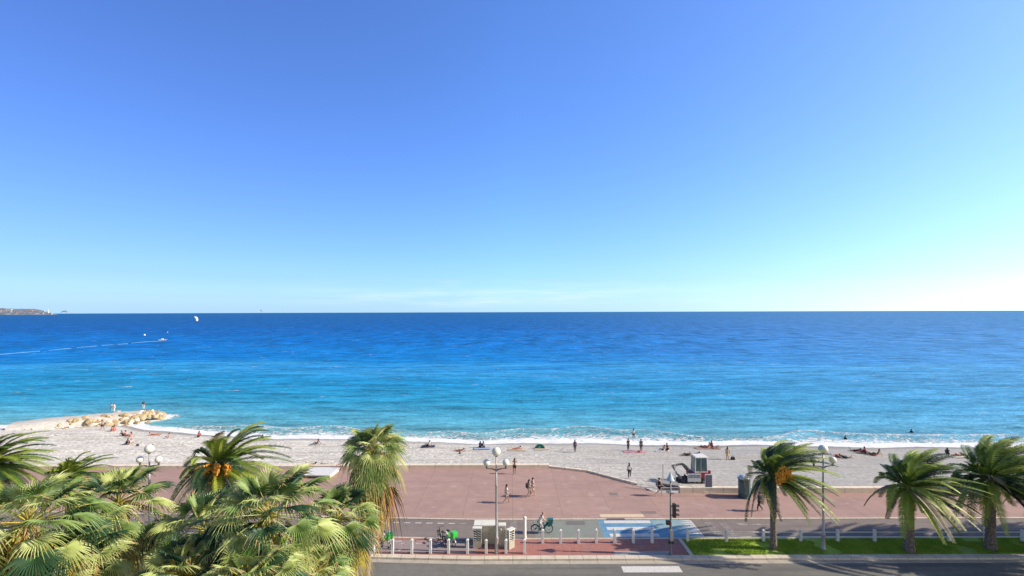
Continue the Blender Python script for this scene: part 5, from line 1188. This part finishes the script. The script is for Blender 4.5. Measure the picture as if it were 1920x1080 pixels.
def fan_leaf(mb, base, d, Lp, Lb, rnd, slot, droop, stem, wind=.25, nseg=30, spread=118):
    Z = Vector((0, 0, 1)); P = []
    for k in range(6):
        t = k / 5; P.append(base + d * (Lp * t) + WIND * (wind * .20 * Lp * t * t) - Z * (droop * .30 * Lp * t * t))
    mb.slot(stem); mb.tube(P, [.026, .022, .019, .017, .015, .012], 4, False)
    c = P[-1]; ax = (P[-1] - P[-2]).normalized(); lat = ax.cross(Z); lat = lat.normalized() if lat.length > .1 else Vector((1, 0, 0))
    lat = (lat + Vector((rnd.gauss(0, .22), rnd.gauss(0, .22), rnd.gauss(0, .22)))).normalized(); up = lat.cross(ax).normalized(); lat = ax.cross(up).normalized()
    tipb = rnd.random() < .5; mb.slot(slot); rs = (.0, .26, .46, .72, 1.0); cup = rnd.uniform(.10, .30)
    da = R(2 * spread) / nseg
    for i in range(nseg):
        a = R(-spread) + da * (i + .5); ln = Lb * (1 - .22 * (abs(a) / R(spread)) ** 2) * rnd.uniform(.9, 1.08)
        sg = (ax * math.cos(a) + lat * math.sin(a)); tn = (-ax * math.sin(a) + lat * math.cos(a))
        sg = (sg + up * cup * abs(math.sin(a)) - up * .08).normalized(); vs = []; hang = droop * rnd.uniform(.5, 1.3)
        for r_ in rs:
            e = max(0, r_ - .38); p = c + sg * (ln * r_) - Z * (ln * hang * (.9 * e * e * 2.3 + .12 * r_ * r_)) + WIND * (wind * ln * e * e * 1.1)
            w_ = min(r_, .46) * ln * math.tan(da / 2) * .99; w_ *= 1 if r_ <= .47 else max(.03, (1.04 - r_) / .58)
            f_ = up * (.75 * w_)
            vs += [p - tn * w_ - f_, p + f_, p + tn * w_ - f_]
        fs = []
        for j in range(4): b_ = j * 3; fs += [(b_, b_ + 3, b_ + 4, b_ + 1), (b_ + 1, b_ + 4, b_ + 5, b_ + 2)]
        if tipb and rnd.random() < .5: mb.add(vs, fs[:6]); mb.slot(5); mb.add(vs, fs[6:]); mb.slot(slot)
        else: mb.add(vs, fs)
def fan_palm(px, pyc, Y, label, seed, n=44, Lp=.95, Lb=.95, skirt=14, wind=.3, rad=.17, shade=.25, lo=-35, stalks=7, base_x=None, skirt_len=1.3, tall=1.0, ground=-.12):
    rnd = random.Random(seed); q = AT(px, pyc, Y); hc = q.z - ground
    r = empty('fan_palm', (q.x, Y, ground), 0, label, 'palm tree', 'fan palms in the foreground')
    bx = 0 if base_x is None else base_x - q.x
    mb = MB(); pts = []; rs = []; m_ = 26
    for i in range(m_ + 1):
        t = i / m_; pts.append((bx * (1 - t) ** 1.15, 0, hc * t)); rs.append(rad * (1.35 - .35 * min(1, t * 6)) * (1 + .05 * ((i * 7) % 3 - 1)) * (1.0 if t < .96 else 1.25))
    mb.tube(pts, rs, 12); mb.build('trunk', M_trunkw, r, True)
    mb = MB()
    for i in range(n):
        u = (i + .5) / n; el = R(lerp(84, lo, u ** .9) + rnd.uniform(-7, 7)); az = i * 2.39996 + rnd.uniform(-.3, .3)
        d = Vector((math.cos(az) * math.cos(el), math.sin(az) * math.cos(el), math.sin(el) * tall))
        z0 = .25 * (1 - u) * tall
        slot = 0 if rnd.random() < .42 else 1
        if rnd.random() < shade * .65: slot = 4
        if u > .8 and rnd.random() < .3: slot = 2
        fan_leaf(mb, Vector((d.x * .08, d.y * .08, z0)), d.normalized(), Lp * rnd.uniform(.75, 1.15) * (.7 if u < .15 else 1), Lb * rnd.uniform(.85, 1.1) * (.75 if u < .1 else 1), rnd, slot, lerp(.25, 1.0, u) * rnd.uniform(.8, 1.2), 2 if rnd.random() < .6 else 1, wind)
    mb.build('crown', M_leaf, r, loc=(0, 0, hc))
    if skirt:
        mb = MB()
        for i in range(skirt):
            az = i * 2.39996 + rnd.uniform(-.4, .4); el = R(rnd.uniform(-80, -48)); d = Vector((math.cos(az) * math.cos(el), math.sin(az) * math.cos(el), math.sin(el)))
            big = 1.3 if skirt_len > 1.5 else 1; fan_leaf(mb, Vector((d.x * .15, d.y * .15, -.15 - .4 * rnd.random() * skirt_len)), d, .6 * big * rnd.uniform(.8, 1.2), .75 * big * rnd.uniform(.7, 1.2), rnd, rnd.choice((3, 3, 5, 5, 2)), 1.6, rnd.choice((3, 5)), wind * .3, 16, 80)
        mb.build('dead_skirt', M_leaf, r, loc=(0, 0, hc))
    for i in range(stalks):
        az = rnd.uniform(0, 6.28) if i % 3 == 0 else rnd.uniform(3.6, 5.8); mb = MB(); mb.slot(2 if i % 3 else 5); P = []
        hx = rnd.uniform(.35, .75); hl = rnd.uniform(.8, 1.5) * skirt_len
        for k in range(8): t = k / 7; P.append(Vector((math.cos(az) * hx * math.sin(t * 1.5), math.sin(az) * hx * math.sin(t * 1.5), .35 * math.sin(t * 2.6) - hl * t * t)))
        mb.tube(P, .018, 4, False)
        for k in range(70):
            t = rnd.uniform(.35, 1); j = min(6, int(t * 7)); c = P[j].lerp(P[j + 1], t * 7 - j); e_ = c + Vector((rnd.gauss(0, .07), rnd.gauss(0, .07), -rnd.uniform(.12, .34))); w_ = Vector((rnd.uniform(-1, 1), rnd.uniform(-1, 1), 0)).normalized() * .018
            mb.add([c - w_, c + w_, e_ + w_, e_ - w_], [(0, 1, 2, 3)])
        mb.build('flower_stalk', M_leaf, r, loc=(0, 0, hc))
    return r
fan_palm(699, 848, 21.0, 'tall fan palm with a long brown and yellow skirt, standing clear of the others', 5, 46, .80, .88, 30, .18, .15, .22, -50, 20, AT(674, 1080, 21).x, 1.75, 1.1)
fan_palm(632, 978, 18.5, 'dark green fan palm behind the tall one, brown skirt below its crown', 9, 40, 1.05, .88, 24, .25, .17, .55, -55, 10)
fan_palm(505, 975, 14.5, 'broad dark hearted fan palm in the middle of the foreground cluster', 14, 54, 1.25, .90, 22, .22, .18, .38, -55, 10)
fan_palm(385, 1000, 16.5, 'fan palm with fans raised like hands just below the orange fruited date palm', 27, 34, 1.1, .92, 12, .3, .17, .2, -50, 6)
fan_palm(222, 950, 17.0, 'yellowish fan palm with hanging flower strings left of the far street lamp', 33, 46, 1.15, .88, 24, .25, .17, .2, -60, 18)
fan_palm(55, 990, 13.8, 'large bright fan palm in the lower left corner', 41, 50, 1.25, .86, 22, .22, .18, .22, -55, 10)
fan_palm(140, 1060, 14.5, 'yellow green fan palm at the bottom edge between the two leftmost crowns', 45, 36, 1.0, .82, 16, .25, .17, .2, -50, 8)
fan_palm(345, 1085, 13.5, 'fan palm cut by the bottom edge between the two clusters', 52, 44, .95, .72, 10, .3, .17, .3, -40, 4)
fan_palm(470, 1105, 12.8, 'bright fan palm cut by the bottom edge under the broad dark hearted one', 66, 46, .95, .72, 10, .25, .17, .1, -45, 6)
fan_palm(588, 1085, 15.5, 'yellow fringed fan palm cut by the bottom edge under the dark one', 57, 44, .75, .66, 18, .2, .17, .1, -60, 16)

# ------------------------------------------------------------------ grass on the lawns
rnd = random.Random(8)
def blades(x0, x1, n):
    mb = MB(); vs = []; fs = []
    for i in range(n):
        x = rnd.uniform(x0, x1); y = rnd.uniform(32.60, 34.90) + bend(x)
        if noise.noise(Vector((x * .5, y * 1.1, 5))) > .28: continue
        h = rnd.uniform(.025, .07); a = rnd.uniform(0, 6.28); w_ = .025; b_ = len(vs)
        vs += [(x - w_ * math.cos(a), y - w_ * math.sin(a), -.01), (x + w_ * math.cos(a), y + w_ * math.sin(a), -.01), (x + rnd.uniform(-.03, .06), y + rnd.uniform(-.03, .03), h)]; fs.append((b_, b_ + 1, b_ + 2))
    mb.add(vs, fs); o = mb.build('grass', M_blade); tag(o, kind='stuff')
blades(13.05, 42, 42000); blades(-40, -17.3, 14000)
